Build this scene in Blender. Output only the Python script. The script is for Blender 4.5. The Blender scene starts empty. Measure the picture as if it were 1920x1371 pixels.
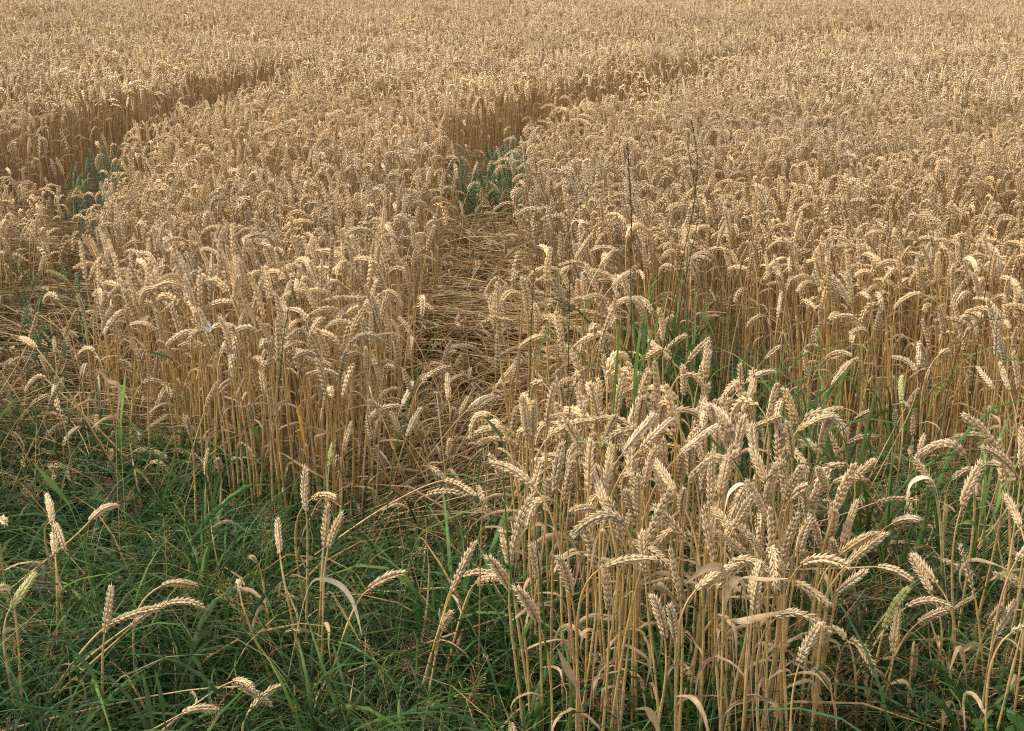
import bpy, math, random
import numpy as np
from mathutils import Vector

# ------------------------------------------------------------------ camera, light
SC = bpy.context.scene
COL = SC.collection
F = 2600.0; CX = 960.0; CY = 685.5; CH = 1.75
PITCH = math.atan((CY + 100.0) / F)
cam_d = bpy.data.cameras.new("camera"); cam = bpy.data.objects.new("camera", cam_d); COL.objects.link(cam)
cam.location = (0, 0, CH); cam.rotation_euler = (math.pi/2 - PITCH, 0, 0)
cam_d.sensor_width = 36.0; cam_d.lens = 36.0 * F / 1920.0
cam_d.clip_start = 0.05; cam_d.clip_end = 4000
SC.camera = cam
SUN_EL = 55.0; SUN_AZ = -85.0          # azimuth measured from +Y towards +X
w = bpy.data.worlds.new("World"); SC.world = w; w.use_nodes = True
nt = w.node_tree; bg = nt.nodes["Background"]
sky = nt.nodes.new("ShaderNodeTexSky"); sky.sky_type = 'NISHITA'; sky.sun_disc = False
sky.sun_elevation = math.radians(SUN_EL); sky.sun_rotation = math.radians(SUN_AZ)
sky.dust_density = 4.0; sky.air_density = 1.0; sky.ozone_density = 0.6
cl = nt.nodes.new("ShaderNodeMixRGB"); cl.inputs[0].default_value = 0.7; cl.inputs[2].default_value = (7.0, 6.8, 6.5, 1)   # thin bright cloud over the blue
nt.links.new(sky.outputs[0], cl.inputs[1]); nt.links.new(cl.outputs[0], bg.inputs[0]); bg.inputs[1].default_value = 0.088
sd = bpy.data.lights.new("sun", 'SUN'); sd.energy = 2.1; sd.angle = math.radians(14); sd.color = (1.0, 0.96, 0.88)
sun = bpy.data.objects.new("sun", sd); COL.objects.link(sun)
az = math.radians(SUN_AZ); el = math.radians(SUN_EL)
sdir = Vector((math.sin(az)*math.cos(el), math.cos(az)*math.cos(el), math.sin(el)))
sun.rotation_euler = sdir.to_track_quat('Z', 'Y').to_euler()
SC.view_settings.view_transform = 'Standard'; SC.view_settings.look = 'None'
SC.view_settings.gamma = 1.0; SC.view_settings.exposure = 1.05
SC.render.engine = 'CYCLES'
SC.cycles.max_bounces = 5; SC.cycles.diffuse_bounces = 4; SC.cycles.transmission_bounces = 3
SC.cycles.glossy_bounces = 2; SC.cycles.transparent_max_bounces = 4
SC.cycles.pixel_filter_type = 'BLACKMAN_HARRIS'; SC.cycles.filter_width = 1.15
SC.cycles.use_denoising = False

RS = np.random.RandomState(11)
R = random.Random(5)

# ------------------------------------------------------------------ survey helpers: photo point -> place on the ground
CP, SP = math.cos(PITCH), math.sin(PITCH)
def ray(u, v):
    x = (u - CX) / F; y = (CY - v) / F
    return np.array([x, CP + y*SP, -SP + y*CP])
def at_z(u, v, z):
    d = ray(u, v); t = (z - CH) / d[2]
    return np.array([0, 0, CH]) + d*t
def at_y(u, v, Y):
    d = ray(u, v); t = Y / d[1]
    return np.array([0, 0, CH]) + d*t
def poly(pts, z=.72):
    return np.array([at_z(p[0], p[1], p[2] if len(p) > 2 else z)[:2] for p in pts])
def inside(P, pg):
    x, y = P[:, 0], P[:, 1]; r = np.zeros(len(P), bool); n = len(pg)
    for i in range(n):
        x0, y0 = pg[i]; x1, y1 = pg[(i+1) % n]
        c = ((y0 > y) != (y1 > y))
        with np.errstate(divide='ignore', invalid='ignore'):
            xi = (x1-x0)*(y-y0)/(y1-y0 + 1e-12) + x0
        r ^= c & (x < xi)
    return r

# ------------------------------------------------------------------ materials
def mat(name, rough=.6, spec=.25, trans=0.0, noise=.25, nscale=60.0, fleck=0.0):
    m = bpy.data.materials.new(name); m.use_nodes = True
    n = m.node_tree; N = n.nodes; L = n.links
    b = N["Principled BSDF"]; out = N["Material Output"]
    b.inputs["Roughness"].default_value = rough
    b.inputs["Specular IOR Level"].default_value = spec
    a = N.new("ShaderNodeAttribute"); a.attribute_name = "Col"
    ti = N.new("ShaderNodeAttribute"); ti.attribute_type = 'INSTANCER'; ti.attribute_name = "tint"
    ad = N.new("ShaderNodeVectorMath"); ad.operation = 'ADD'; ad.inputs[1].default_value = (1, 1, 1)
    L.new(ti.outputs["Vector"], ad.inputs[0])
    mu = N.new("ShaderNodeVectorMath"); mu.operation = 'MULTIPLY'
    L.new(a.outputs["Color"], mu.inputs[0]); L.new(ad.outputs[0], mu.inputs[1])
    g = N.new("ShaderNodeNewGeometry")
    no = N.new("ShaderNodeTexNoise"); no.inputs["Scale"].default_value = nscale; no.inputs["Detail"].default_value = 3
    L.new(g.outputs["Position"], no.inputs["Vector"])
    mr = N.new("ShaderNodeMapRange"); mr.inputs[1].default_value = .3; mr.inputs[2].default_value = .7
    mr.inputs[3].default_value = 1-noise; mr.inputs[4].default_value = 1+noise
    L.new(no.outputs[0], mr.inputs[0])
    sc = N.new("ShaderNodeVectorMath"); sc.operation = 'SCALE'
    L.new(mu.outputs[0], sc.inputs[0]); L.new(mr.outputs[0], sc.inputs["Scale"])
    last = sc.outputs[0]
    if fleck:
        n2 = N.new("ShaderNodeTexNoise"); n2.inputs["Scale"].default_value = 35; n2.inputs["Detail"].default_value = 4
        L.new(g.outputs["Position"], n2.inputs["Vector"])
        m2 = N.new("ShaderNodeMapRange"); m2.inputs[1].default_value = .60; m2.inputs[2].default_value = .72; m2.inputs[4].default_value = fleck
        L.new(n2.outputs[0], m2.inputs[0])
        mx = N.new("ShaderNodeMixRGB"); mx.inputs[2].default_value = (.16, .09, .04, 1)
        L.new(m2.outputs[0], mx.inputs[0]); L.new(last, mx.inputs[1]); last = mx.outputs[0]
    L.new(last, b.inputs["Base Color"])
    if trans > 0:
        tr = N.new("ShaderNodeBsdfTranslucent"); L.new(last, tr.inputs[0])
        ms = N.new("ShaderNodeMixShader"); ms.inputs[0].default_value = trans
        L.new(b.outputs[0], ms.inputs[1]); L.new(tr.outputs[0], ms.inputs[2]); L.new(ms.outputs[0], out.inputs[0])
    return m
M_EAR = mat("ripe_ear", .6, .18, .08, .18, 90, .16)
M_STEM = mat("straw_stem", .42, .4, 0, .22, 40, .45)
M_DRY = mat("dry_leaf", .6, .25, .3, .22, 50, .5)
M_GRN = mat("green_leaf", .55, .18, .35, .25, 30, .12)
MATS = [M_EAR, M_STEM, M_DRY, M_GRN]

# colours (real surface colours, linear)
C_EAR = np.array([.60, .42, .215]); C_TIP = np.array([.82, .71, .51])
C_GOLD = np.array([.58, .345, .075]); C_PALE = np.array([.52, .355, .155]); C_BROWN = np.array([.30, .155, .065])
C_DRY = np.array([.48, .345, .195])
C_GR = np.array([.027, .061, .013]); C_BL = np.array([.042, .076, .026]); C_LG = np.array([.17, .28, .065])
C_RED = np.array([.16, .075, .05])

# ------------------------------------------------------------------ mesh builder
class MB:
    def __init__(s): s.V = []; s.Cc = []; s.Q = []; s.T = []; s.qm = []; s.tm = []; s.n = 0
    def add(s, V, C, Q=None, T=None, m=0):
        V = np.asarray(V, float); C = np.asarray(C, float)
        if C.ndim == 1: C = np.tile(C, (len(V), 1))
        s.V.append(V); s.Cc.append(C)
        if Q is not None and len(Q): s.Q.append(np.asarray(Q)+s.n); s.qm.append(np.full(len(Q), m))
        if T is not None and len(T): s.T.append(np.asarray(T)+s.n); s.tm.append(np.full(len(T), m))
        s.n += len(V)
    def mesh(s, name, mats=None, smooth=True, offset=(0, 0, 0)):
        V = np.concatenate(s.V) - np.asarray(offset); C = np.concatenate(s.Cc)
        Q = np.concatenate(s.Q) if s.Q else np.zeros((0, 4), int); T = np.concatenate(s.T) if s.T else np.zeros((0, 3), int)
        qm = np.concatenate(s.qm) if s.Q else np.zeros(0, int); tm = np.concatenate(s.tm) if s.T else np.zeros(0, int)
        me = bpy.data.meshes.new(name)
        me.vertices.add(len(V)); me.vertices.foreach_set("co", V.astype(np.float32).ravel())
        nl = len(Q)*4 + len(T)*3; me.loops.add(nl); me.polygons.add(len(Q)+len(T))
        me.loops.foreach_set("vertex_index", np.concatenate([Q.ravel(), T.ravel()]).astype(np.int32))
        st = np.concatenate([np.arange(len(Q))*4, len(Q)*4 + np.arange(len(T))*3]).astype(np.int32)
        me.polygons.foreach_set("loop_start", st)
        mi = np.concatenate([qm, tm]).astype(np.int32)
        used = sorted(set(mi.tolist())) if mats is None else None
        src = MATS if mats is None else mats
        if mats is None:
            mp = {u: k for k, u in enumerate(used)}
            for u in used: me.materials.append(src[u])
            mi = np.array([mp[k] for k in mi], np.int32)
        else:
            for m_ in mats: me.materials.append(m_)
        me.polygons.foreach_set("material_index", mi)
        me.polygons.foreach_set("use_smooth", np.full(len(mi), smooth))
        at = me.attributes.new("Col", 'FLOAT_COLOR', 'POINT')
        at.data.foreach_set("color", np.hstack([np.clip(C, 0, 1), np.ones((len(C), 1))]).astype(np.float32).ravel())
        me.update(calc_edges=True); me.validate()
        return me

def nrm(v): 
    v = np.asarray(v, float); return v/(np.linalg.norm(v, axis=-1, keepdims=True)+1e-12)
def bez(p0, p1, p2, p3, n):
    t = np.linspace(0, 1, n)[:, None]
    return (1-t)**3*p0 + 3*(1-t)**2*t*p1 + 3*(1-t)*t*t*p2 + t**3*p3
def quad(p0, p1, p2, n):
    t = np.linspace(0, 1, n)[:, None]
    return (1-t)**2*p0 + 2*(1-t)*t*p1 + t*t*p2
def frames(P, side=None):
    T = nrm(np.gradient(P, axis=0))
    s = np.asarray(side if side is not None else (1, 0, 0.01), float)
    S = np.zeros_like(P)
    for i in range(len(P)):
        s = s - T[i]*np.dot(s, T[i]); l = np.linalg.norm(s)
        s = s/l if l > 1e-6 else nrm(np.cross(T[i], (0.3, .9, .2)))
        S[i] = s
    return T, S, np.cross(T, S)
def tube(mb, P, rad, col, sides=5, m=1):
    T, S, B = frames(P); n = len(P); rad = np.broadcast_to(rad, (n,))
    a = np.arange(sides)/sides*2*math.pi
    V = P[:, None] + rad[:, None, None]*(S[:, None]*np.cos(a)[None, :, None] + B[:, None]*np.sin(a)[None, :, None])
    C = np.broadcast_to(col, (n, 3))[:, None].repeat(sides, 1)
    i = np.arange(n-1)[:, None]*sides; j = np.arange(sides)[None]; k = (j+1) % sides
    Q = np.stack([i+j, i+k, i+sides+k, i+sides+j], -1).reshape(-1, 4)
    mb.add(V.reshape(-1, 3), C.reshape(-1, 3), Q, m=m)
def blade(mb, P, width, col, side, twist=0.0, m=3, fold=.18):
    T, S, B = frames(P, side); n = len(P)
    u = np.linspace(0, 1, n); a = twist*u
    S2 = S*np.cos(a)[:, None] + B*np.sin(a)[:, None]; B2 = -S*np.sin(a)[:, None] + B*np.cos(a)[:, None]
    wd = np.broadcast_to(width, (n,))[:, None]
    V = np.stack([P - S2*wd + B2*wd*fold*2, P, P + S2*wd + B2*wd*fold*2], 1)
    C = np.broadcast_to(col, (n, 3))[:, None].repeat(3, 1).copy(); C[:, 1] *= 1.12
    i = np.arange(n-1)[:, None]*3; j = np.arange(2)[None]
    Q = np.stack([i+j, i+j+1, i+4+j, i+3+j], -1).reshape(-1, 4)
    mb.add(V.reshape(-1, 3), C.reshape(-1, 3), Q, m=m)
def wprof(n, w, base=.55, peak=.3):
    u = np.linspace(0, 1, n)
    return w*np.where(u < peak, base+(1-base)*u/peak, np.clip(1-((u-peak)/(1-peak))**1.7, 0.03, 1))

# teardrop (glume) templates: z along axis 0..1, radius 1
def tear(sides, zs, rs):
    a = np.arange(sides)/sides*2*math.pi + .3
    V = [np.c_[np.cos(a)*r, np.sin(a)*r, np.full(sides, z)] for z, r in zip(zs[:-1], rs[:-1])]
    V = np.concatenate(V + [np.array([[0, 0, zs[-1]]])]); Q = []; T = []
    k = len(zs)-1
    for i in range(k-1):
        for j in range(sides): Q.append([i*sides+j, i*sides+(j+1) % sides, (i+1)*sides+(j+1) % sides, (i+1)*sides+j])
    for j in range(sides): T.append([(k-1)*sides+j, (k-1)*sides+(j+1) % sides, k*sides])
    return V, np.array(Q), np.array(T)
TEAR = {0: tear(6, [0, .22, .48, .76, 1.0], [.4, .98, .92, .46, 0]),
        1: tear(4, [0, .4, .8, 1.0], [.5, 1., .5, 0]),
        2: tear(3, [0, .5, 1.0], [.6, 1., 0])}
def ear(mb, P, lod, rs, side, plump=1.0, col=None, tipc=None, nsp=None):
    """a wheat ear along the path P: two rows of spikelets, each of several pointed glumes"""
    col = C_EAR if col is None else col; tipc = C_TIP if tipc is None else tipc
    V0, Q0, T0 = TEAR[lod]
    d = np.linalg.norm(np.diff(P, axis=0), axis=1); Ltot = d.sum(); cs = np.r_[0, np.cumsum(d)]
    T, S, B = frames(P, side)
    nsp = nsp or {0: 18, 1: 14, 2: 10}[lod]
    tw = rs.uniform(-.6, .6)
    Vs = []; Cs = []; Qs = []; Ts = []; n0 = 0
    us = np.concatenate([(np.arange(nsp)+.3)/nsp, [.985]])
    for i, u in enumerate(us):
        s_ = u*Ltot; k = min(np.searchsorted(cs, s_, side='right')-1, len(d)-1); fr = (s_-cs[k])/(d[k]+1e-9)
        p = P[k]*(1-fr)+P[k+1]*fr; t = nrm(T[k]*(1-fr)+T[k+1]*fr)
        a = tw*u; s0 = nrm(S[k]*math.cos(a)+B[k]*math.sin(a)); s0 = nrm(s0 - t*np.dot(s0, t)); b0 = np.cross(t, s0)
        sg = 1 if i % 2 else -1
        size = min(1, .62+1.6*u) * (1 - .42*max(0, u-.6)/.4) * rs.uniform(.9, 1.1)
        ln = .0142*size*plump; wd = .0027*size*plump
        if lod == 2: ln *= 1.25; wd *= 1.9
        elif lod == 1: wd *= 1.25
        term = i == len(us)-1
        if term: fl = [(0, 0, 0), (.3, 0, .4), (-.3, 0, -.4)][:(1 if lod == 2 else 3)]
        elif lod == 0: fl = [(.56, 0, 0), (.34, .42, .9), (.34, -.42, -.9), (.22, .18, .5), (.20, -.2, -.5)]
        elif lod == 1: fl = [(.42, .34, .75), (.42, -.34, -.75)]
        else: fl = [(.40, rs.uniform(-.35, .35), 0)]
        for q, (out, lat, off) in enumerate(fl):
            if term: sg = 1
            lf = ln*(1.05 if q == 0 else rs.uniform(.82, 1.0))*(.8 if q > 2 else 1)
            ax = nrm(t + s0*sg*out*rs.uniform(.75, 1.25) + b0*lat + rs.normal(0, .05, 3))
            e1 = nrm(np.cross(ax, b0+.01)); e2 = np.cross(ax, e1)
            o = p + s0*sg*(.0011 if q < 3 else .0003)*plump + b0*off*.0021*plump + ax*(.004 if q > 2 else 0)
            V = o + ax*(V0[:, 2:3]*lf) + e1*(V0[:, 0:1]*wd*.82) + e2*(V0[:, 1:2]*wd)
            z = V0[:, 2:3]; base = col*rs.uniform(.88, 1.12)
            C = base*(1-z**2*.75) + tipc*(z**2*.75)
            C = C*np.where(z < .15, .82, 1)  # glume feet darkened: crease shade between spikelets deepened in the colour
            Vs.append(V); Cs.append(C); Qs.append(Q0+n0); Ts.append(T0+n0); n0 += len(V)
            if lod == 0 and q < 3 and (u > .55 or rs.rand() < .45):   # short awn point
                al = rs.uniform(.002, .005)*(1+1.4*max(0, u-.75)*4*rs.rand()); tp = o+ax*lf*.97
                w_ = e1*.00035; w2 = e2*.00035; en = tp + nrm(ax+rs.normal(0, .15, 3))*al
                Vs.append(np.array([tp-w_, tp+w_, tp+w2*1.5, en])); Cs.append(np.tile(tipc, (4, 1)))
                Ts.append(np.array([[0, 1, 3], [1, 2, 3], [2, 0, 3]])+n0); n0 += 4
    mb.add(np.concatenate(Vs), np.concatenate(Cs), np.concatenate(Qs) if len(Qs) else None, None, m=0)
    mb.T.append(np.concatenate(Ts)+(mb.n-n0)); mb.tm.append(np.zeros(sum(len(x) for x in Ts), int))
    if lod < 2: tube(mb, P, np.linspace(.0013, .0008, len(P))*plump, col*.8, 4, m=0)

def stem(mb, P, r0, r1, cb, ct, sides=5, nodes=2, rs=RS):
    n = len(P); u = np.linspace(0, 1, n); r = r0+(r1-r0)*u
    C = cb*(1-u[:, None]) + ct*u[:, None]
    tube(mb, P, r, C, sides, 1)
    if nodes:
        for uu in [rs.uniform(.2, .32), rs.uniform(.52, .66)][:nodes]:
            k = int(uu*(n-1)); f_ = uu*(n-1)-k; p = P[k]*(1-f_)+P[k+1]*f_; t = nrm(P[k+1]-P[k])
            Q = np.array([p-t*.004, p, p+t*.004]); rr = r[k]
            tube(mb, Q, np.array([rr*1.02, rr*1.45, rr*1.02]), np.array([C[k]*.8, C[k]*.5, C[k]*.8]), sides, 1)
            # leaf sheath: pale sleeve above the node
            L_ = rs.uniform(.08, .16); m2 = min(n-1, k+max(2, int(L_/(np.linalg.norm(P[-1]-P[0])+1e-6)*n)))
            if m2-k >= 2: tube(mb, P[k:m2+1], r[k:m2+1]*1.32, C_PALE*rs.uniform(.85, 1.1), sides, 1)

def dry_leaf(mb, P, n, rs, u0=None, length=None, w=.0045, col=None):
    """a dried leaf that leaves the stem, arches over and hangs"""
    u0 = u0 if u0 is not None else rs.uniform(.35, .78); k = int(u0*(len(P)-1)); p = P[k]
    a = rs.uniform(0, 2*math.pi); out = np.array([math.cos(a), math.sin(a), 0.]); L_ = length or rs.uniform(.10, .2)
    up = rs.uniform(.1, .8)
    p1 = p + (out*.35 + np.array([0, 0, up*.5]))*L_; p2 = p + (out*rs.uniform(.5, .9) + np.array([0, 0, up*.25]))*L_
    p3 = p + out*L_*rs.uniform(.3, .8) + np.array([0, 0, -rs.uniform(.15, .8)*L_])
    Q = bez(p, p1, p2, p3, n) + np.cumsum(rs.normal(0, .0016, (n, 3)), 0)
    c = (C_DRY if col is None else col)*rs.uniform(.75, 1.15)
    blade(mb, Q, wprof(n, w*rs.uniform(.7, 1.2)), c, np.cross(out, (0, 0, 1)), rs.uniform(-5, 5), 2, .35)

def tag(o, label=None, cat=None, group=None, kind=None):
    if label: o["label"] = label
    if cat: o["category"] = cat
    if group: o["group"] = group
    if kind: o["kind"] = kind
    return o
def link(name, me, parent=None):
    o = bpy.data.objects.new(name, me); COL.objects.link(o)
    if parent: o.parent = parent
    return o
def thing(name, loc, label, cat, group=None):
    o = bpy.data.objects.new(name, None); COL.objects.link(o); o.location = loc; o.empty_display_size = .05
    return tag(o, label, cat, group)

# ------------------------------------------------------------------ ground
def soil_mat():
    m = bpy.data.materials.new("soil"); m.use_nodes = True; N = m.node_tree.nodes; L = m.node_tree.links
    b = N["Principled BSDF"]; b.inputs["Roughness"].default_value = .95; b.inputs["Specular IOR Level"].default_value = .1
    g = N.new("ShaderNodeNewGeometry"); n1 = N.new("ShaderNodeTexNoise"); n1.inputs["Scale"].default_value = 14; n1.inputs["Detail"].default_value = 9
    L.new(g.outputs["Position"], n1.inputs["Vector"])
    r = N.new("ShaderNodeValToRGB"); r.color_ramp.elements[0].color = (.030, .021, .014, 1); r.color_ramp.elements[1].color = (.13, .09, .055, 1)
    r.color_ramp.elements[0].position = .35; r.color_ramp.elements[1].position = .75
    L.new(n1.outputs[0], r.inputs[0]); L.new(r.outputs[0], b.inputs["Base Color"])
    bu = N.new("ShaderNodeBump"); bu.inputs["Strength"].default_value = .8; bu.inputs["Distance"].default_value = .03
    L.new(n1.outputs[0], bu.inputs["Height"]); L.new(bu.outputs[0], b.inputs["Normal"])
    return m
def build_ground():
    mb = MB(); xs = np.r_[-1500, -300, -60, np.linspace(-20, 20, 81), 60, 300, 1500]; ys = np.r_[-300, -30, np.linspace(-2, 40, 85), 100, 400, 2500]
    X, Y = np.meshgrid(xs, ys); Z = .012*np.sin(X*2.1+Y*.7)*np.sin(Y*1.7) - .02
    V = np.c_[X.ravel(), Y.ravel(), Z.ravel()]; nx = len(xs)
    i = (np.arange(len(ys)-1)[:, None]*nx + np.arange(nx-1)[None]).ravel()
    mb.add(V, np.array([.1, .07, .04]), np.stack([i, i+1, i+nx+1, i+nx], -1), m=0)
    tag(link("ground", mb.mesh("ground", [soil_mat()])), kind="structure")
build_ground()

# ------------------------------------------------------------------ prototypes for the uncountable plants (kept out of the scene collection)
def proto_collection(name, meshes):
    c = bpy.data.collections.new(name)
    for k, me in enumerate(meshes):
        o = bpy.data.objects.new("%s_%03d" % (name, k), me); c.objects.link(o)
    return c
def scatter(name, coll, P, idx, rot, scl, tint, kind="stuff", label=None, cat=None):
    n = len(P); me = bpy.data.meshes.new(name); me.vertices.add(n); me.vertices.foreach_set("co", np.asarray(P, np.float32).ravel())
    a = me.attributes.new("pick", 'INT', 'POINT'); a.data.foreach_set("value", np.asarray(idx, np.int32))
    a = me.attributes.new("rot", 'FLOAT_VECTOR', 'POINT'); a.data.foreach_set("vector", np.asarray(rot, np.float32).ravel())
    a = me.attributes.new("scl", 'FLOAT_VECTOR', 'POINT'); a.data.foreach_set("vector", np.asarray(scl, np.float32).ravel())
    a = me.attributes.new("tint", 'FLOAT_VECTOR', 'POINT'); a.data.foreach_set("vector", np.asarray(tint, np.float32).ravel())
    for m_ in MATS: me.materials.append(m_)
    o = link(name, me)
    ng = bpy.data.node_groups.new(name+"_scatter", 'GeometryNodeTree')
    ng.interface.new_socket("Geometry", in_out='INPUT', socket_type='NodeSocketGeometry')
    ng.interface.new_socket("Geometry", in_out='OUTPUT', socket_type='NodeSocketGeometry')
    N = ng.nodes; L = ng.links; gi = N.new("NodeGroupInput"); go = N.new("NodeGroupOutput")
    mp = N.new("GeometryNodeMeshToPoints"); ip = N.new("GeometryNodeInstanceOnPoints")
    ci = N.new("GeometryNodeCollectionInfo"); ci.inputs[0].default_value = coll; ci.inputs[1].default_value = True; ci.inputs[2].default_value = True
    def att(nm, t):
        q = N.new("GeometryNodeInputNamedAttribute"); q.data_type = t; q.inputs[0].default_value = nm; return q.outputs[0]
    L.new(gi.outputs[0], mp.inputs[0]); L.new(mp.outputs[0], ip.inputs["Points"]); L.new(ci.outputs[0], ip.inputs["Instance"])
    ip.inputs["Pick Instance"].default_value = True
    L.new(att("pick", 'INT'), ip.inputs["Instance Index"])
    er = N.new("FunctionNodeEulerToRotation"); L.new(att("rot", 'FLOAT_VECTOR'), er.inputs[0]); L.new(er.outputs[0], ip.inputs["Rotation"])
    L.new(att("scl", 'FLOAT_VECTOR'), ip.inputs["Scale"]); L.new(ip.outputs[0], go.inputs[0])
    md = o.modifiers.new("scatter", 'NODES'); md.node_group = ng
    tag(o, label, cat, kind=kind)
    return o

def stalk_curves(rs, h=.74, nod=None, n=12, lean=None):
    """root at origin; returns stem path and ear path"""
    nod = rs.choice([0, 1, 2], p=[.42, .27, .31] if n < 14 else [.56, .28, .16]) if nod is None else nod
    lx = rs.normal(0, .028) if lean is None else lean
    L_ = rs.uniform(.085, .112) if n < 14 else rs.uniform(.088, .124)
    # the stalk bends in its local x-z plane
    if nod == 0:
        b = np.array([lx*.8+.01, rs.normal(0, .012), h-L_]); th = rs.uniform(0, .35)
        d = np.array([math.sin(th), 0, math.cos(th)]); c = b+d*L_*.5; t = b + d*L_ + np.array([L_*.12, 0, -.004])
    elif nod == 1:
        b = np.array([lx+.03, rs.normal(0, .012), h-.03-L_*.4]); th = rs.uniform(.5, .95)
        d = np.array([math.sin(th), 0, math.cos(th)]); c = b+d*L_*.55; t = b + np.array([L_*.86, rs.normal(0, .01), L_*rs.uniform(-.1, .35)])
    else:
        b = np.array([lx+.045, rs.normal(0, .012), h-.03]); th = rs.uniform(1.1, 1.5)
        d = np.array([math.sin(th), 0, math.cos(th)]); c = b+d*L_*.5+np.array([0, 0, .006]); t = b + np.array([L_*rs.uniform(.45, .8), rs.normal(0, .01), -L_*rs.uniform(.35, .75)])
    root = np.zeros(3); k = {0: .15, 1: .10, 2: .07}[int(nod)]
    S = bez(root, np.array([lx*.1+rs.normal(0, .01), rs.normal(0, .01), h*.5]), b - d*k, b, n)
    return S, quad(b, c, t, 9 if n > 8 else 5)
def make_stalk(lod, rs, ripe=1.0, h=.74, nod=None):
    mb = MB(); n = {0: 14, 1: 9, 2: 6}[lod]; S, E = stalk_curves(rs, h, nod, n)
    a = rs.rand(); a *= (.45 if lod == 0 else 1.0); cb = C_GOLD*(1-a)+C_BROWN*a if rs.rand() < .5 else C_PALE*(1-a)+C_BROWN*a
    ct = C_PALE*rs.uniform(.85, 1.1)
    if lod > 0: cb = cb*.85; ct = ct*.82  # mid and far stems darkened: shade between the stalks put into the colour
    if lod == 0: stem(mb, S, .0025, .0014, cb, ct, 5, 2, rs)
    elif lod == 1: stem(mb, S, .0026, .0016, cb, ct, 3, 0, rs)
    else: stem(mb, S, .0026, .0019, cb, ct, 3, 0, rs)
    ear(mb, E, lod, rs, rs.normal(0, 1, 3), rs.uniform(.95, 1.25)*(1.06, 1.0, 1.15)[lod], C_EAR*(1, 1.1, 1.25)[lod]*rs.uniform(.86, 1.1))  # mid and far ears brightened: a lit canopy top put into the colour
    if rs.rand() < (.8, .55, .25)[lod]: dry_leaf(mb, S, (9, 6, 4)[lod], rs, w=(.0042, .0045, .006)[lod])
    if lod == 0 and rs.rand() < .5: dry_leaf(mb, S, 9, rs, u0=rs.uniform(.15, .5))
    return mb.mesh("wheat_lod%d" % lod)

NP = {0: 36, 1: 26, 2: 18}
protos = []
for lod in (0, 1, 2):
    for k in range(NP[lod]): protos.append(make_stalk(lod, RS))
OFF = {0: 0, 1: NP[0], 2: NP[0]+NP[1]}
WC = proto_collection("wheat_kinds", protos)

# ------------------------------------------------------------------ where the wheat stands
T1 = poly([(-900, 520), (-600, 400), (-200, 275), (0, 213), (100, 188), (250, 162), (350, 138), (450, 122), (560, 104), (660, 88), (675, 92),
           (600, 116), (525, 145), (450, 170), (400, 190), (350, 206), (280, 238), (215, 262), (130, 274), (0, 268), (-200, 330), (-600, 490), (-900, 600)])
S1 = poly([(215, 262), (125, 274), (95, 330), (90, 420), (60, 480), (190, 500), (178, 400), (188, 330)])
T2 = poly([(822, 335), (828, 290), (822, 245), (850, 205), (950, 172), (1100, 135), (1200, 112), (1300, 95), (1400, 75), (1500, 55), (1650, 31), (1670, 37),
           (1500, 67), (1410, 89), (1340, 112), (1285, 134), (1200, 157), (1095, 185), (1010, 213), (985, 265), (1000, 335)])
FR = poly([(-1200, 640), (-600, 500), (0, 385), (110, 375), (170, 500), (150, 850, .1), (300, 890, .1), (410, 960, .1), (500, 1020, .1), (620, 1035, .1), (725, 980, .1), (722, 800, .1),
           (712, 580), (735, 490), (790, 405), (826, 335), (1005, 335), (1030, 380), (1100, 415), (1250, 462), (1400, 770, .1), (1600, 880, .1), (1800, 920, .1), (2300, 1020, .1), (3400, 1200, .1), (5200, 4000, .1), (-3400, 4000, .1)])
CL = poly([(958, 475), (1100, 440), (1180, 500), (1250, 590), (1330, 640), (1455, 690), (1500, 760), (1560, 880), (1570, 960), (1510, 1080), (1400, 1120), (1100, 1090), (1010, 1010), (985, 900), (975, 720), (945, 580)])
HOLE = poly([(1120, 560), (1270, 590), (1280, 680), (1180, 710), (1110, 650)])
RN = poly([(1790, 640), (2500, 700), (2900, 1500), (1900, 1350), (1830, 1150), (1800, 850)])
def zones(P):
    """0 nothing, 1 field, 2 near clump, 3 sparse"""
    z = np.ones(len(P), int)
    for g, f0 in ((T1, 12.5), (T2, 19.0)): z[inside(P+np.random.RandomState(3).normal(0, .055, P.shape), g) & (np.random.RandomState(4).rand(len(P)) > np.clip((P[:, 1]-f0)*.12, 0, .6))] = 0
    for g in (S1, FR): z[inside(P, g)] = 0
    z[inside(P, CL)] = 2
    z[inside(P, HOLE) & (np.random.RandomState(8).rand(len(P)) > .25)] = 4
    z[(z == 0) & inside(P, RN)] = 3
    z[P[:, 1] < 1.7] = 0
    return z
def sample(y0, y1, dens, rs):
    xm = .40*y1+1.6; n = int((y1-y0)*2*xm*dens)
    P = np.c_[rs.uniform(-xm, xm, n), rs.uniform(y0, y1, n)]
    return P[np.abs(P[:, 0]) < .40*P[:, 1]+1.6]
def vnoise(P, s, seed):
    rs = np.random.RandomState(seed); G = rs.rand(64, 64); q = P*s+100
    i = np.floor(q).astype(int); f_ = q-i; f_ = f_*f_*(3-2*f_)
    g = lambda a, b: G[a % 64, b % 64]
    return (g(i[:, 0], i[:, 1])*(1-f_[:, 0])+g(i[:, 0]+1, i[:, 1])*f_[:, 0])*(1-f_[:, 1]) + (g(i[:, 0], i[:, 1]+1)*(1-f_[:, 0])+g(i[:, 0]+1, i[:, 1]+1)*f_[:, 0])*f_[:, 1]

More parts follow.
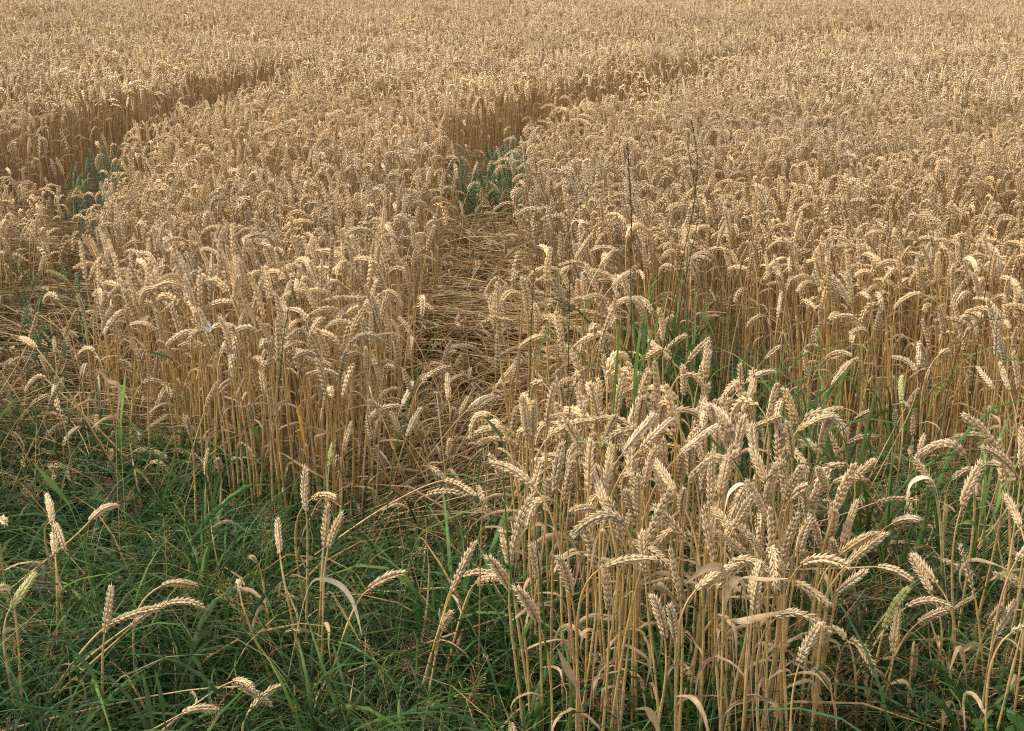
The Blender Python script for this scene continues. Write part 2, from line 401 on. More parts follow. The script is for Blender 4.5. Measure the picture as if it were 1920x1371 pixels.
pts = []
for y0, y1, dens, lod in ((1.7, 5.2, 300, 0), (5.2, 10.0, 275, 1), (10.0, 17, 210, 2), (17, 34, 120, 2)):
    P = sample(y0, y1, dens, RS); z = zones(P); u = RS.rand(len(P))
    keep = (z == 1) | ((z == 2) & (u < .60) & (P[:, 1] > 3.0)) | ((z == 3) & (u < .12) & ((P[:, 1] > 3.2) | (P[:, 0] > .42*P[:, 1])))
    P = P[keep]; z = z[keep]; pts.append(np.c_[P, z, np.full(len(P), lod)])
A = np.concatenate(pts); n = len(A); P2 = A[:, :2]; lod = A[:, 3].astype(int)
idx = np.array([OFF[l]+RS.randint(NP[l]) for l in lod])
hs = .98 + .12*(vnoise(P2, .8, 1)-.5) + .17*(vnoise(P2, 3.0, 2)-.5) + RS.normal(0, .06, n)
hs = np.where(RS.rand(n) < .05, hs*RS.uniform(.72, .92, n), hs)
# the front fringe of the standing wheat is shorter
for dy, f_ in ((.12, .93),):
    edge = inside(P2 - np.array([0, dy]), FR) & (A[:, 2] == 1) & (P2[:, 1] < 6)
    hs[edge] *= f_
hs[(A[:, 2] == 1) & (P2[:, 0] < -1.75) & (P2[:, 1] < 7.4)] *= .84
hs[A[:, 2] == 2] *= .97
ln = RS.normal(0, .06, (n, 2))+.05*(np.c_[vnoise(P2, .9, 21), vnoise(P2, .9, 22)]-.5)*4; yaw = RS.uniform(0, 2*math.pi, n)
wind = np.where(RS.rand(n) < .6, RS.normal(2.8, 1.0, n)+3*(vnoise(P2, .5, 23)-.5), yaw)      # many ears nod the same way
rot = np.c_[ln[:, 0], ln[:, 1], wind]
br = .16*(vnoise(P2, .35, 3)-.5) + .22*(vnoise(P2, 2.0, 4)-.5) + RS.normal(0, .11, n)
warm = RS.normal(0, .04, n) + .10*(vnoise(P2, .6, 6)-.5)
tint = np.c_[br+warm*.6, br, br-warm*1.2]
P3 = np.c_[P2, np.full(n, -.01)]
zz = np.where(A[:, 2] == 2, 1.15, 1.0)*RS.uniform(.94, 1.06, n); s3 = np.c_[zz, zz, hs]

# ------------------------------------------------------------------ grass and herbage
def grass_tuft(rs, nb, hmin, hmax, rad, w, cols, droop=1.0, seg=6):
    mb = MB()
    for k in range(nb):
        a = rs.uniform(0, 6.283); o = np.array([math.cos(a), math.sin(a), 0]); r0 = rad*math.sqrt(rs.rand())
        b = rs.uniform(0, 6.283); root = np.array([math.cos(b)*r0, math.sin(b)*r0, 0]); h = rs.uniform(hmin, hmax)
        dr = rs.uniform(.2, 1.1)*droop
        Pb = bez(root, root+np.array([0, 0, h*.5])+o*h*.08, root+o*h*.35*dr+np.array([0, 0, h*.95]), root+o*h*(.45+.5*dr)+np.array([0, 0, h*(1.0-.75*dr*rs.rand())]), seg)
        c = cols[rs.randint(len(cols))]*rs.uniform(.7, 1.3)
        blade(mb, Pb, wprof(seg, w*rs.uniform(.6, 1.3)), c, np.cross(o, (0, 0, 1)), rs.uniform(-1.5, 1.5), 2 if c[0] > c[1] else 3)
    return mb
gp = []
for k in range(6): gp.append(grass_tuft(RS, 26, .18, .50, .07, .0033, [C_GR, C_GR, C_BL, C_BL*.9, C_GR*1.3, C_LG*.5, C_PALE*.6, C_GR], 1.25).mesh("grass_a"))       # 0-5 ordinary
for k in range(4): gp.append(grass_tuft(RS, 13, .25, .58, .07, .0056, [C_BL*1.3, C_GR*1.5, C_LG*.55, C_BL*1.8], 1.25, 9).mesh("grass_b"))                 # 6-9 broad blades
for k in range(3): gp.append(grass_tuft(RS, 70, .08, .26, .08, .0010, [C_GR*1.1, C_GR, C_LG*.5], .7, 5).mesh("herb"))                        # 10-12 feathery
def panicle(rs):
    mb = MB()
    for q in range(3):
        o = rs.normal(0, .03, 3); o[2] = 0; h = rs.uniform(.34, .55); l = rs.normal(0, .12, 3); l[2] = 0
        Pb = bez(o, o+np.array([0, 0, h*.5]), o+l*.5+np.array([0, 0, h*.9]), o+l+np.array([0, 0, h]), 9); c = [C_PALE*.8, C_RED*1.6, C_LG*.8][rs.randint(3)]
        tube(mb, Pb, np.linspace(.0009, .0004, 9), c, 3, 1)
        for k in range(34):
            u = rs.uniform(.62, 1); i = min(int(u*8), 7); p = Pb[i]+(Pb[i+1]-Pb[i])*(u*8-i); d = rs.normal(0, 1, 3); d[2] = abs(d[2])*.4; d = nrm(d)*.035*(1.15-u)*2.2
            e = p+d; tube(mb, np.array([p, (p+e)/2+np.array([0, 0, .002]), e]), .00025, c, 3, 1)
            tube(mb, np.array([e, e+nrm(d)*.0025, e+nrm(d)*.005]), np.array([.0003, .0009, .0002]), c*1.3, 3, 1)
    return mb.mesh("panicle")
for k in range(4): gp.append(panicle(RS))                                                                                                      # 13-16
def litter(rs):
    mb = MB()
    for q in range(16):
        a = rs.uniform(0, 6.283); d = np.array([math.cos(a), math.sin(a), 0]); L_ = rs.uniform(.08, .3); c = rs.uniform(-.12, .12, 3); c[2] = rs.uniform(.01, .08)
        e = c+d*L_+np.array([0, 0, rs.uniform(-.02, .06)]); Pb = quad(c, (c+e)/2+rs.normal(0, .02, 3), e, 5); Pb[:, 2] = np.maximum(Pb[:, 2], .005)
        if rs.rand() < .5: tube(mb, Pb, .0015, C_BROWN*rs.uniform(.7, 1.3), 3, 1)
        else: blade(mb, Pb, wprof(5, .004), C_DRY*rs.uniform(.6, 1.0), np.cross(d, (0, 0, 1)), rs.uniform(-3, 3), 2)
    return mb.mesh("litter")
for k in range(3): gp.append(litter(RS))                                                                                                       # 17-19
GC = proto_collection("grass_kinds", gp)
Pg = np.c_[RS.uniform(-3.2, 3.2, 60000), RS.uniform(1.5, 7.5, 60000)]
Pg = Pg[np.abs(Pg[:, 0]) < .4*Pg[:, 1]+1.0]
# green fades out towards the flattened straw and into the standing wheat
Zg = zones(Pg); fr = inside(Pg, FR)
GREEN = poly([(-900, 880), (0, 790), (200, 850), (330, 840), (500, 900), (690, 880), (700, 690), (770, 690), (860, 750), (950, 720), (1100, 620), (1250, 560), (1420, 700), (1650, 850), (2000, 900), (3400, 1200), (5200, 4000), (-3400, 4000)], .12)
gr = inside(Pg, GREEN); u = RS.rand(len(Pg))
dens = np.where(gr, np.where(Zg == 2, .36, .52), np.where(fr & (Pg[:, 1] < 6), .05, 0)) * (.6+.8*vnoise(Pg, 2.2, 9))
dens = np.where((Zg == 1) & ~gr & (inside(Pg-np.array([0, .5]), FR)) & (Pg[:, 1] < 5.5), .10, dens)
NE = poly([(700, 700), (800, 690), (900, 730), (970, 720), (990, 1000), (740, 1000)], .12)
dens = np.where(inside(Pg, NE), .95, dens)
k = u < dens*.37; Pg = Pg[k]; n = len(Pg)
ci = RS.choice(20, n, p=np.array([.080]*6+[.060]*4+[.040]*3+[.022]*4+[.034]*3)/sum([.080]*6+[.060]*4+[.040]*3+[.022]*4+[.034]*3))
g_s = RS.uniform(.6, 1.05, n)*(.75+.5*vnoise(Pg, 1.5, 12)); pxx = CX+F*Pg[:, 0]/Pg[:, 1]
g_s *= np.where(pxx < 400, np.clip(1.05-.17*(Pg[:, 1]-2.6), .5, .95), np.clip(1.0-.28*(Pg[:, 1]-2.6), .4, .92))
b_ = RS.normal(0, .16, n)+.5*(vnoise(Pg, 3, 14)-.5); wm = RS.normal(0, .12, n)
scatter("grass", GC, np.c_[Pg, np.full(n, -.01)], ci, np.c_[RS.normal(0, .22, n), RS.normal(0, .22, n), RS.uniform(0, 6.28, n)], np.c_[g_s, g_s, g_s], np.c_[b_+wm, b_, b_-wm*.5], "stuff")
print("grass", n)

# ------------------------------------------------------------------ flattened straw
def lodged(rs, with_ears):
    """a handful of flattened stems pointing along +x"""
    mb = MB()
    for q in range(9):
        a = rs.normal(0, .22); d = np.array([math.cos(a), math.sin(a), 0]); L_ = rs.uniform(.5, .85); r = np.array([rs.uniform(-.1, .1), rs.uniform(-.09, .09), .005])
        z1 = rs.uniform(.03, .12); z2 = rs.uniform(.02, .10)
        e = r+d*L_+np.array([0, 0, z2]); s = rs.normal(0, .05); nn = np.array([-d[1], d[0], 0])
        Pb = bez(r, r+np.array([0, 0, z1])+d*.08, r+d*L_*.6+nn*s+np.array([0, 0, z1*1.1]), e, 10)
        c1 = [C_BROWN*.9, C_PALE*.9, C_GOLD*.6, C_PALE*.7][rs.randint(4)]*rs.uniform(.6, 1.1); tube(mb, Pb, np.linspace(.0027, .0016, 10), c1, 4, 1)
        if q < with_ears:
            t = nrm(Pb[-1]-Pb[-2]); E = quad(e, e+t*.045+np.array([0, 0, .004]), e+t*.085+np.array([0, 0, -.012])+nn*rs.normal(0, .02), 7); E[:, 2] = np.maximum(E[:, 2], .01)
            ear(mb, E, 0, rs, rs.normal(0, 1, 3), 1, C_EAR*rs.uniform(.6, .95), C_TIP*.85)
        if rs.rand() < .7: dry_leaf(mb, Pb, 7, rs, length=rs.uniform(.08, .16))
    return mb.mesh("lodged")
LC = proto_collection("lodged_kinds", [lodged(RS, 1+k % 2) for k in range(10)])
LODGED = [  # outline in the photo, handfuls, direction (radians) and its spread, height
    (poly([(690, 545), (760, 500), (840, 470), (960, 480), (990, 700), (900, 780), (800, 760), (720, 650)], .08), 230, -1.0, .38, .20),
    (poly([(820, 470), (870, 400), (1010, 340), (1030, 470), (960, 520)], .1), 80, 1.15, .6, .14),
    (poly([(880, 400), (830, 330), (990, 300), (1010, 400)], .1), 40, 1.2, 1.6, .14),
    (poly([(-700, 640), (-100, 480), (160, 480), (175, 640), (160, 800), (-100, 800), (-700, 900)], .1), 230, -.9, 1.6, .25),
    (poly([(-500, 820), (0, 770), (180, 800), (230, 890), (100, 950), (-500, 1000)], .1), 130, -.75, .3, .12),
    (poly([(740, 780), (930, 740), (980, 1000), (900, 1150), (840, 1050), (760, 900)], .15), 130, 1.0, .5, .12),
    (poly([(1480, 850), (1760, 850), (1850, 1150), (1900, 1500), (1500, 1400), (1560, 1000)], .15), 90, .7, .8, .10),
    (poly([(940, 1000), (1600, 1100), (1700, 1500), (900, 1500)], .0), 60, 1.0, .8, .08),
]
LP = []; LR = []; LI = []; LT = []; LS = []
for pg, cnt, ang, spr, hh in LODGED:
    lo = pg.min(0); hi = pg.max(0); got = 0
    while got < cnt:
        q = np.c_[RS.uniform(lo[0], hi[0], 200), RS.uniform(lo[1], hi[1], 200)]; q = q[inside(q, pg)][:cnt-got]; got += len(q)
        for p in q:
            zz = hh*RS.rand()**1.5; a_ = ang+RS.normal(0, spr)
            LP.append((p[0]-.3*math.cos(a_), p[1]-.3*math.sin(a_), zz)); LR.append((RS.normal(0, .06), RS.normal(-.05, .10), a_)); LI.append(RS.randint(10)); s_ = RS.uniform(.8, 1.1); LS.append((s_, s_, s_))
            b0_ = RS.normal(.0 if pg is LODGED[0][0] else -.2, .16); LT.append((b0_, b0_, b0_*1.2))
scatter("flattened_straw", LC, np.array(LP), LI, LR, LS, LT, "stuff")

Q_ = []
for pg, cnt, lo_, hi_ in ((poly([(-700, 640), (-100, 430), (150, 430), (175, 640), (160, 780), (-100, 820), (-700, 900)], .35), 200, .3, 1.1),
                     (poly([(840, 330), (985, 320), (1010, 400), (980, 520), (850, 520), (790, 480)], .3), 75, .3, 1.0),
                     (poly([(730, 560), (800, 480), (880, 470), (800, 600)], .2), 14, .6, 1.3),
                     (poly([(-500, 700), (230, 700), (260, 880), (-500, 900)], .3), 80, .15, .8),
                     (poly([(1480, 850), (1800, 850), (1850, 1100), (1560, 1100)], .3), 30, .5, 1.2), (poly([(740, 760), (950, 720), (970, 900), (800, 900)], .35), 40, .3, .9)):
    lo = pg.min(0); hi = pg.max(0); got = 0
    while got < cnt:
        q = np.c_[RS.uniform(lo[0], hi[0], 200), RS.uniform(lo[1], hi[1], 200)]; q = q[inside(q, pg)][:cnt-got]; got += len(q)
        for a_ in q: Q_.append((a_[0], a_[1], RS.uniform(lo_, hi_)))
Q_ = np.array(Q_); n = len(Q_)
b_ = RS.normal(-.2, .12, n); th_ = RS.uniform(0, 6.28, n)
TW = dict(P=np.c_[Q_[:, :2], np.zeros(n)], i=RS.randint(NP[0], size=n), r=np.c_[Q_[:, 2]*np.cos(th_), Q_[:, 2]*np.sin(th_), RS.uniform(0, 6.28, n)], s=np.c_[np.ones(n), np.ones(n), RS.uniform(.5, .95, n)], t=np.c_[b_, b_, b_])
scatter("wheat_stalks", WC, np.vstack([P3, TW['P']]), np.r_[idx, TW['i']], np.vstack([rot, TW['r']]), np.vstack([s3, TW['s']]), np.vstack([tint, TW['t']]), "stuff")

# ------------------------------------------------------------------ wheat stalks one can tell apart
def hero(name, tip, base, z, label, root=None, bend=None, plump=1.28, col=None, stemc=None, leaves=None, group=None, maxlen=.125):
    rs = RS
    if col is not None and col[0] > .62: col = col*.55+C_EAR*.5
    dep = PITCH - math.atan((CY-base[1])/F); Y = (CH-z)/math.tan(dep)
    B = at_y(base[0], base[1], Y); T = at_y(tip[0], tip[1], Y)
    l = np.linalg.norm(T-B)
    if l > maxlen: B = T+(B-T)*maxlen/l; l = maxlen
    want = rs.uniform(.088, .106)
    if l < want: T = T + np.array([0, (math.sqrt(want**2-l*l))*(-1 if rs.rand() < .6 else 1)*.7, 0])
    L_ = np.linalg.norm(T-B); d = T-B; up = np.array([0, 0, 1.])
    if bend is None: bend = .07 if d[2] > .5*L_ else (.18 if d[2] > -.3*L_ else .45)
    Cc = B + d*(.5 if d[2] > 0 else .38) + up*L_*bend + np.array([rs.normal(0, .004), rs.normal(0, .004), 0])
    E = quad(B, Cc, T, 11); e0 = nrm(Cc-B)
    if root is not None:
        q = at_y(root[0], root[1], Y-.02); dd = q-B; k = B[2]/max(1e-3, -dd[2]); Rt = B+dd*k
        Rt = B + (Rt-B) if np.linalg.norm((Rt-B)[:2]) < .9 else B+(Rt-B)*np.array([.9, .9, 1])/1.0
        Rt[2] = 0
    else: Rt = np.array([B[0]-e0[0]*.05+rs.normal(0, .02), B[1]-e0[1]*.03+rs.normal(0, .03), 0])
    h = np.linalg.norm(B-Rt)
    P1 = Rt + (B-Rt)*.45*(1 if root is not None else 0) + (up*h*.5 if root is None else up*h*.06)
    S = bez(Rt, P1, B-e0*h*(.28 if root is None else .16), B, 18)
    c0 = stemc if stemc is not None else [C_GOLD, C_PALE, C_GOLD*.6+C_PALE*.4, C_BROWN*.4+C_GOLD*.6][rs.randint(4)]
    t = thing(name, Rt, label, "wheat", group)
    m1 = MB(); stem(m1, S, .0030, .0017, c0*rs.uniform(.85, 1.1), (C_PALE if stemc is None else stemc*.8+C_PALE*.2)*rs.uniform(.9, 1.1), 6, 2, rs)
    link("stem", m1.mesh("stem", offset=Rt), t)
    m2 = MB(); ear(m2, E, 0, rs, rs.normal(0, 1, 3), plump*rs.uniform(.84, 1.02), (C_EAR if col is None else col)*rs.uniform(.9, 1.08), C_TIP if col is None else C_TIP*.4+col*.7)
    link("ear", m2.mesh("ear", offset=Rt), t)
    nl = leaves if leaves is not None else rs.choice([0, 1, 2], p=[.35, .45, .2])
    for q in range(nl):
        m3 = MB(); dry_leaf(m3, S, 11, rs, w=.005); link("leaf", m3.mesh("leaf", offset=Rt), t)
    return t

PG = C_EAR*.55 + C_LG*.8      # half-ripe, still greenish
GW = "wheat stalks along the field edge"
H = [
 # --- in the grass, centre (tip x, y, base x, y, height of the ear's foot, root or None, label, options)
 (889,1019,847,1110,.42,(777,1355),"golden wheat stalk leaning right out of the dark grass between the two clumps",dict(stemc=C_GOLD)),
 (939,1065,868,1080,.40,(800,1330),"arched wheat ear reaching right behind the leaning golden stalk in the grass",{}),
 (942,1066,893,1093,.40,(835,1290),"lower ear lying right of the leaning golden stalk",{}),
 (756,1074,688,1108,.38,(655,1200),"small wheat ear lying almost level in the grass left of the leaning golden stalk",{}),
 (847,1131,829,1184,.33,(815,1260),"shaded wheat ear low down under the leaning golden stalk",{}),
 (891,916,832,901,.42,(745,960),"small wheat ear arching right in the grass gap left of the near clump",{}),
 (923,878,1003,915,.70,(1085,1371),"long bent wheat stalk whose ear droops left from the near clump's edge",dict(plump=1.3)),
 (1166,1340,1160,1258,.30,None,"wheat ear hanging straight down low among the near clump's stems",dict(bend=.3)),
 (1134,1063,1141,1146,.52,None,"brown shaded upright ear below the near clump's left heads",dict(col=C_EAR*.75)),  # ear colour darkened to paint in the shade under the heads
 (1198,1072,1264,993,.62,None,"ear drooping down to the left under the near clump's heads",dict(bend=.35)),
 # --- near clump, lower front
 (1228,951,1289,1017,.62,(1306,1371),"ear pointing up left in front of the near clump, on a slightly slanting stem",{}),
 (1257,1032,1275,1128,.55,(1270,1371),"thin upright ear in the middle of the near clump's bare stems",dict(plump=1.0)),
 (1321,953,1342,1057,.60,None,"long upright ear in the middle of the near clump's front",{}),
 (1345,995,1410,1050,.60,None,"ear slanting up left just above the clump's pale curled leaf",dict(leaves=2)),
 (1338,962,1378,1010,.63,None,"short ear slanting left behind the curled pale leaf",{}),
 (1344,1082,1410,1045,.60,None,"ear drooping left across the near clump's stems over a curled leaf",dict(bend=.2,leaves=2)),
 (1400,990,1440,1058,.60,None,"ear leaning left against the tall straight stalk of the near clump",{}),
 (1443,955,1443,1066,.60,(1437,1371),"straight upright ear on a tall straight stalk in the near clump's front",{}),
 (1362,950,1402,920,.70,None,"small ear curling over to the left beside a pale hooked leaf",{}),
 (1405,922,1375,992,.66,None,"ear leaning right in the middle of the near clump",{}),
 (1402,905,1440,980,.66,None,"ear bending left at the right of the near clump",{}),
 (1502,894,1486,932,.66,(1475,1250),"short white ear on a long straight stalk at the near clump's right edge",dict(col=C_TIP,plump=1.4)),
 (1528,868,1552,925,.68,(1530,1371),"ear leaning left on the longest straight stalk right of the near clump",{}),
 (1415,853,1440,915,.70,None,"ear leaning left beneath the brown arching seed stalk",{}),
 (1512,957,1538,1028,.58,None,"whitish ear leaning left, leftmost of the fan of ears right of the near clump",{}),
 (1558,937,1558,1008,.58,None,"upright ear in the middle of the fan right of the near clump",{}),
 (1616,956,1578,1020,.58,None,"brownish ear leaning right, upper one of the fan right of the near clump",dict(col=C_EAR*.85)),
 (1634,992,1573,1042,.58,None,"ear leaning far right in the middle of the fan",dict(col=C_EAR*.9)),
 (1660,1002,1588,1060,.57,None,"lowest and rightmost ear of the fan, almost level",{}),
 (1613,1055,1569,1112,.52,(1530,1371),"pale ear leaning right on a green stem below the fan",dict(stemc=C_LG*1.2,col=C_TIP*.9)),
 (1544,1113,1485,1091,.52,None,"ear bent over to the right and hanging level below the near clump",dict(bend=.15)),
 # --- grass at right
 (1639,867,1587,915,.50,(1560,1010),"pale ear leaning right above the flattened grass at right",{}),
 (1608,885,1561,907,.50,None,"ear nearly level beside the pale ear above the flattened grass",{}),
 (1805,862,1787,898,.52,(1770,1150),"short pale upright ear in front of the right-hand wheat",dict(col=C_TIP*.9)),
 (1720,867,1751,922,.50,(1762,1150),"ear leaning left on a bent reddish stem in the right-hand grass",{}),
 (1711,958,1671,983,.45,(1610,1060),"pale ear leaning right, low over the dark grass at right",dict(col=C_TIP*.9)),
 (1711,930,1641,943,.45,(1590,960),"thin ear lying level in the grass at right",dict(plump=.9)),
 (1698,1072,1645,1063,.42,(1610,1070),"ear lying level to the right in the dark grass below the fan",{}),
 (1720,1063,1748,1115,.42,None,"ear leaning left over the arching ear at lower right",{}),
 (1728,1062,1758,1097,.43,None,"arched ear behind the one leaning left at lower right",{}),
 (1775,1128,1698,1140,.40,(1600,1300),"long ear arching over to the right at lower right",dict(bend=.35)),
 (1700,1106,1658,1180,.38,(1625,1340),"greenish half-ripe ear leaning right at lower right",dict(col=PG,stemc=C_LG)),
 (1762,1127,1720,1170,.38,(1640,1340),"ear under the long arching one at lower right",{}),
 (1696,1165,1675,1226,.35,(1640,1371),"brownish upright ear beneath the greenish one at lower right",dict(col=C_EAR*.85)),
 (1716,1275,1715,1205,.36,(1700,1371),"brown ear hanging down between crossed straws at lower right",dict(bend=.3,col=C_EAR*.8)),
 (1800,1025,1827,1116,.45,(1850,1371),"thin ear leaning left on a golden stem at right",dict(plump=.95,stemc=C_GOLD)),
 (1897,1120,1869,1190,.42,(1840,1371),"pale ear leaning right near the right edge, low down",dict(col=C_TIP*.85)),
 (1863,1120,1853,1175,.42,None,"golden ear beside the pale one near the right edge",dict(col=C_EAR*.85)),
 (1810,780,1870,846,.68,(1890,1371),"big pale ear bending down left at the right edge, upper of two",dict(plump=1.35,bend=.2)),
 (1844,840,1905,887,.66,(1910,1371),"big ear bending left at the right edge, lower of two",dict(plump=1.3,bend=.2)),
 (1905,952,1914,990,.60,None,"short upright ear at the very right edge of the picture",{}),
 (1553,1224,1588,1200,.36,(1600,1371),"ear drooping left among crossed leaves right of the clump's foot",{}),
 (1626,1235,1591,1203,.36,(1570,1371),"ear drooping right among crossed leaves right of the clump's foot",{}),
 # --- lower left grass
 (204,1110,196,1188,.36,(195,1371),"upright ear on a straight pale stem in the lower left grass",{}),
 (300,1140,205,1172,.34,(120,1290),"long ear stretching right from the upright one in the lower left grass",dict(plump=1.3,bend=.1)),
 (380,1137,300,1138,.36,(215,1210),"ear arching over the long one in the lower left grass",dict(plump=1.25,bend=.3)),
 (300,1150,243,1178,.33,(130,1290),"ear below the long stretched one in the lower left grass",{}),
 (360,1115,303,1099,.38,None,"brown ear just above the arching ear in the lower left grass",dict(col=C_EAR*.85)),
 (482,1267,437,1278,.27,(405,1305),"topmost of four ears lying in the grass at the bottom left",{}),
 (512,1305,445,1288,.26,(400,1302),"second of four ears lying in the grass at the bottom left",dict(plump=1.3)),
 (520,1313,470,1330,.25,None,"third of four ears lying in the grass at the bottom left",{}),
 (404,1355,342,1338,.25,(300,1340),"lowest of four ears lying in the grass at the bottom left",{}),
 (573,880,574,960,.50,(573,1290),"tall straight stalk with a white upright ear standing alone in the grass",dict(col=C_TIP*.95,stemc=C_PALE)),
 (614,950,607,1025,.46,(595,1290),"upright pale ear, left one of a pair right of the lone tall stalk",{}),
 (641,965,615,1030,.46,(605,1290),"ear leaning right, right one of a pair beside the lone tall stalk",{}),
 (514,992,525,1040,.43,(560,1220),"short ear leaning left on a golden stem left of the lone tall stalk",dict(stemc=C_GOLD)),
 (479,1023,482,1055,.40,(500,1180),"tiny white ear on a golden stem in the dark grass",dict(col=C_TIP,stemc=C_GOLD,plump=.8)),
 (633,917,583,937,.50,None,"yellow ear lying level behind the lone tall stalk",{}),
 (435,1125,450,1110,.36,(497,1240),"small hooked ear bent over on a thin pale stalk in the grass",dict(plump=.8,bend=.6)),
 (15,1080,17,1112,.45,(45,1400),"stubby pale ear on a thick stem at the left edge",dict(col=C_TIP*.9)),
 (47,1100,20,1140,.43,(45,1390),"greenish ear leaning right beside the stubby one at the left edge",dict(col=PG)),
 (75,948,98,985,.45,None,"pale ear pointing up left near the left edge above the grass",{}),
 (133,1012,98,980,.45,None,"ear hanging down right near the left edge above the grass",dict(bend=.3)),
 (25,962,0,980,.48,None,"white ear half cut by the left edge of the picture",dict(col=C_TIP*.9)),
 (85,1018,104,1042,.40,None,"small ear under the hanging one near the left edge",{}),
 (204,967,168,977,.40,(120,1020),"ear lying level in the dark grass at left",{}),
 # --- left, edge of the left stand
 (31,643,70,655,.62,(182,835),"pale ear bent over left on a long arching stalk at far left",dict(bend=.15,stemc=C_PALE)),
 (42,738,85,710,.50,(200,830),"ear arching down left under the long arching stalk at far left",dict(bend=.4)),
 (172,520,200,488,.70,(290,830),"tall arching stalk whose ear hooks over to the left at the left stand's corner",dict(bend=.6,stemc=C_PALE)),
 (100,503,128,528,.66,(160,700),"small greenish ear leaning left at the left stand's corner",dict(col=PG)),
 (200,620,233,585,.62,(240,830),"white ear drooping left in front of the left stand's corner",dict(bend=.45,col=C_TIP*.9)),
 (278,555,338,527,.70,None,"big ear arching over to the left at the left stand's front",dict(bend=.35,plump=1.3)),
 (281,660,279,710,.50,None,"thin upright ear halfway down in front of the left stand",dict(plump=.95)),
 (140,673,178,660,.52,(215,830),"ear arching left low before the left stand's corner",dict(bend=.35)),
 (306,730,265,722,.42,(255,830),"small ear arching right above the grass before the left stand",dict(bend=.35)),
 (330,730,303,722,.42,None,"yellowish ear arching right beside the small one before the left stand",dict(bend=.3)),
 (410,715,385,767,.42,(360,860),"pale ear leaning right before the left stand",{}),
 (357,775,359,822,.42,(365,945),"upright ear on a golden stem in the grass before the left stand",dict(stemc=C_GOLD)),
 (416,848,414,888,.36,(410,990),"short upright ear in the grass below the left stand",{}),
 (381,858,385,892,.36,None,"dull thin ear beside the short one below the left stand",dict(col=C_EAR*.8,plump=.9)),
 (362,602,408,650,.62,(475,905),"long ear sloping down from a slanting golden stalk",dict(stemc=C_GOLD,plump=1.25)),
 (425,613,429,672,.60,None,"upright ear right of the long sloping one in the left stand's front",{}),
 (520,600,521,700,.58,None,"largest upright ear in the middle of the left stand's front",dict(plump=1.35)),
 (668,643,656,690,.48,None,"pale ear leaning right at the right side of the left stand's front",{}),
 (650,732,643,695,.46,None,"ear hanging down at the right side of the left stand's front",dict(bend=.4)),
 (618,718,607,770,.45,None,"thin ear leaning right low in front of the left stand",dict(plump=1.0)),
 (655,803,643,850,.36,(640,940),"ear leaning right above the grass at the left stand's foot",{}),
 (620,843,617,877,.34,(617,960),"greenish short ear, left one of a pair at the left stand's foot",dict(col=PG,stemc=C_LG)),
 (637,845,637,880,.34,(636,960),"yellowish short ear, right one of a pair at the left stand's foot",dict(stemc=C_LG)),
 (468,668,485,735,.50,None,"reddish ear leaning left in the left stand's front",dict(col=C_EAR*.82)),
 (310,856,250,848,.28,None,"pale ear arching right low over the grass at left",dict(bend=.25)),
 (326,902,281,870,.26,None,"ear sloping down right in the grass at left",{}),
 (474,750,474,793,.42,None,"small pale ear low in the left stand's stems",{}),
 (740,562,695,530,.62,None,"upper of two ears arching right from the left stand's corner",dict(bend=.35,plump=1.3)),
 (740,590,700,552,.60,None,"lower of two ears arching right from the left stand's corner",dict(bend=.35,plump=1.3)),
 (675,561,600,567,.66,None,"long level ear across the top of the left stand's right front",dict(bend=.15,plump=1.3)),
 # --- between the stands
 (771,633,770,678,.38,None,"upright ear rising from the flattened straw, left of the arching pair",{}),
 (728,671,760,700,.36,None,"ear leaning left over the feathery green weed",{}),
 (852,650,830,675,.36,None,"ear leaning right over the flattened straw",{}),
 (843,702,800,690,.38,(760,830),"ear arching right in front of the flattened straw",dict(bend=.45)),
 (771,729,753,762,.38,(745,860),"white ear leaning right on a stalk rising from the grass gap",dict(col=C_TIP)),
 (786,775,762,820,.34,(735,930),"pale ear leaning right below the white one in the grass gap",dict(col=C_TIP*.9)),
 (922,753,879,767,.42,(820,850),"pale ear pointing right on a long slanting stalk in the grass gap",dict(col=C_TIP*.9)),
 (837,715,842,752,.40,None,"small upright ear behind the long slanting stalk",{}),
 (852,755,846,791,.36,None,"small ear left of the long slanting stalk's ear",{}),
 (908,560,940,525,.58,None,"ear arching down left from the near clump's far side",dict(bend=.5)),
 (907,600,965,605,.60,None,"ear lying level left of the near clump's far side",dict(bend=.2)),
 (965,690,932,725,.45,None,"ear leaning right at the near clump's left edge",{}),
 # --- clump, upper
 (1001,748,1001,820,.66,None,"upright pale ear at the near clump's left edge",dict(col=C_TIP*.85)),
 (1038,722,1025,798,.68,None,"tall ear leaning right beside the upright pale one at the clump's left edge",{}),
 (1109,440,1077,488,.74,None,"ear leaning right above the near clump's far side, against the dark gap",{}),
 (1151,478,1124,502,.73,None,"small ear leaning right above the clump's far side",{}),
 (1186,518,1148,537,.72,None,"ear reaching right from the clump's far side",{}),
 (1257,586,1233,630,.62,None,"ear leaning right beside the tall green blades",{}),
 (1281,622,1252,652,.60,None,"pale ear leaning right, lower one beside the tall green blades",dict(col=C_TIP*.9)),
 (1328,637,1288,680,.60,None,"ear leaning right at the middle of the clump's right side",{}),
 (1222,648,1259,677,.62,None,"ear bending left in the clump below the tall green blades",{}),
 (1228,681,1235,776,.66,None,"large upright ear in the middle of the near clump",dict(plump=1.35)),
 (1190,714,1157,750,.66,None,"pale ear leaning right before the tall green blades",{}),
 (1454,703,1400,716,.60,None,"pale ear pointing level right at the clump's right side",dict(col=C_TIP*.85)),
 (1456,641,1434,674,.55,None,"pale ear leaning right before the right-hand stems",dict(col=C_TIP*.9)),
 (1470,557,1458,597,.60,None,"thin ear standing before the right-hand stems",dict(plump=1.0)),
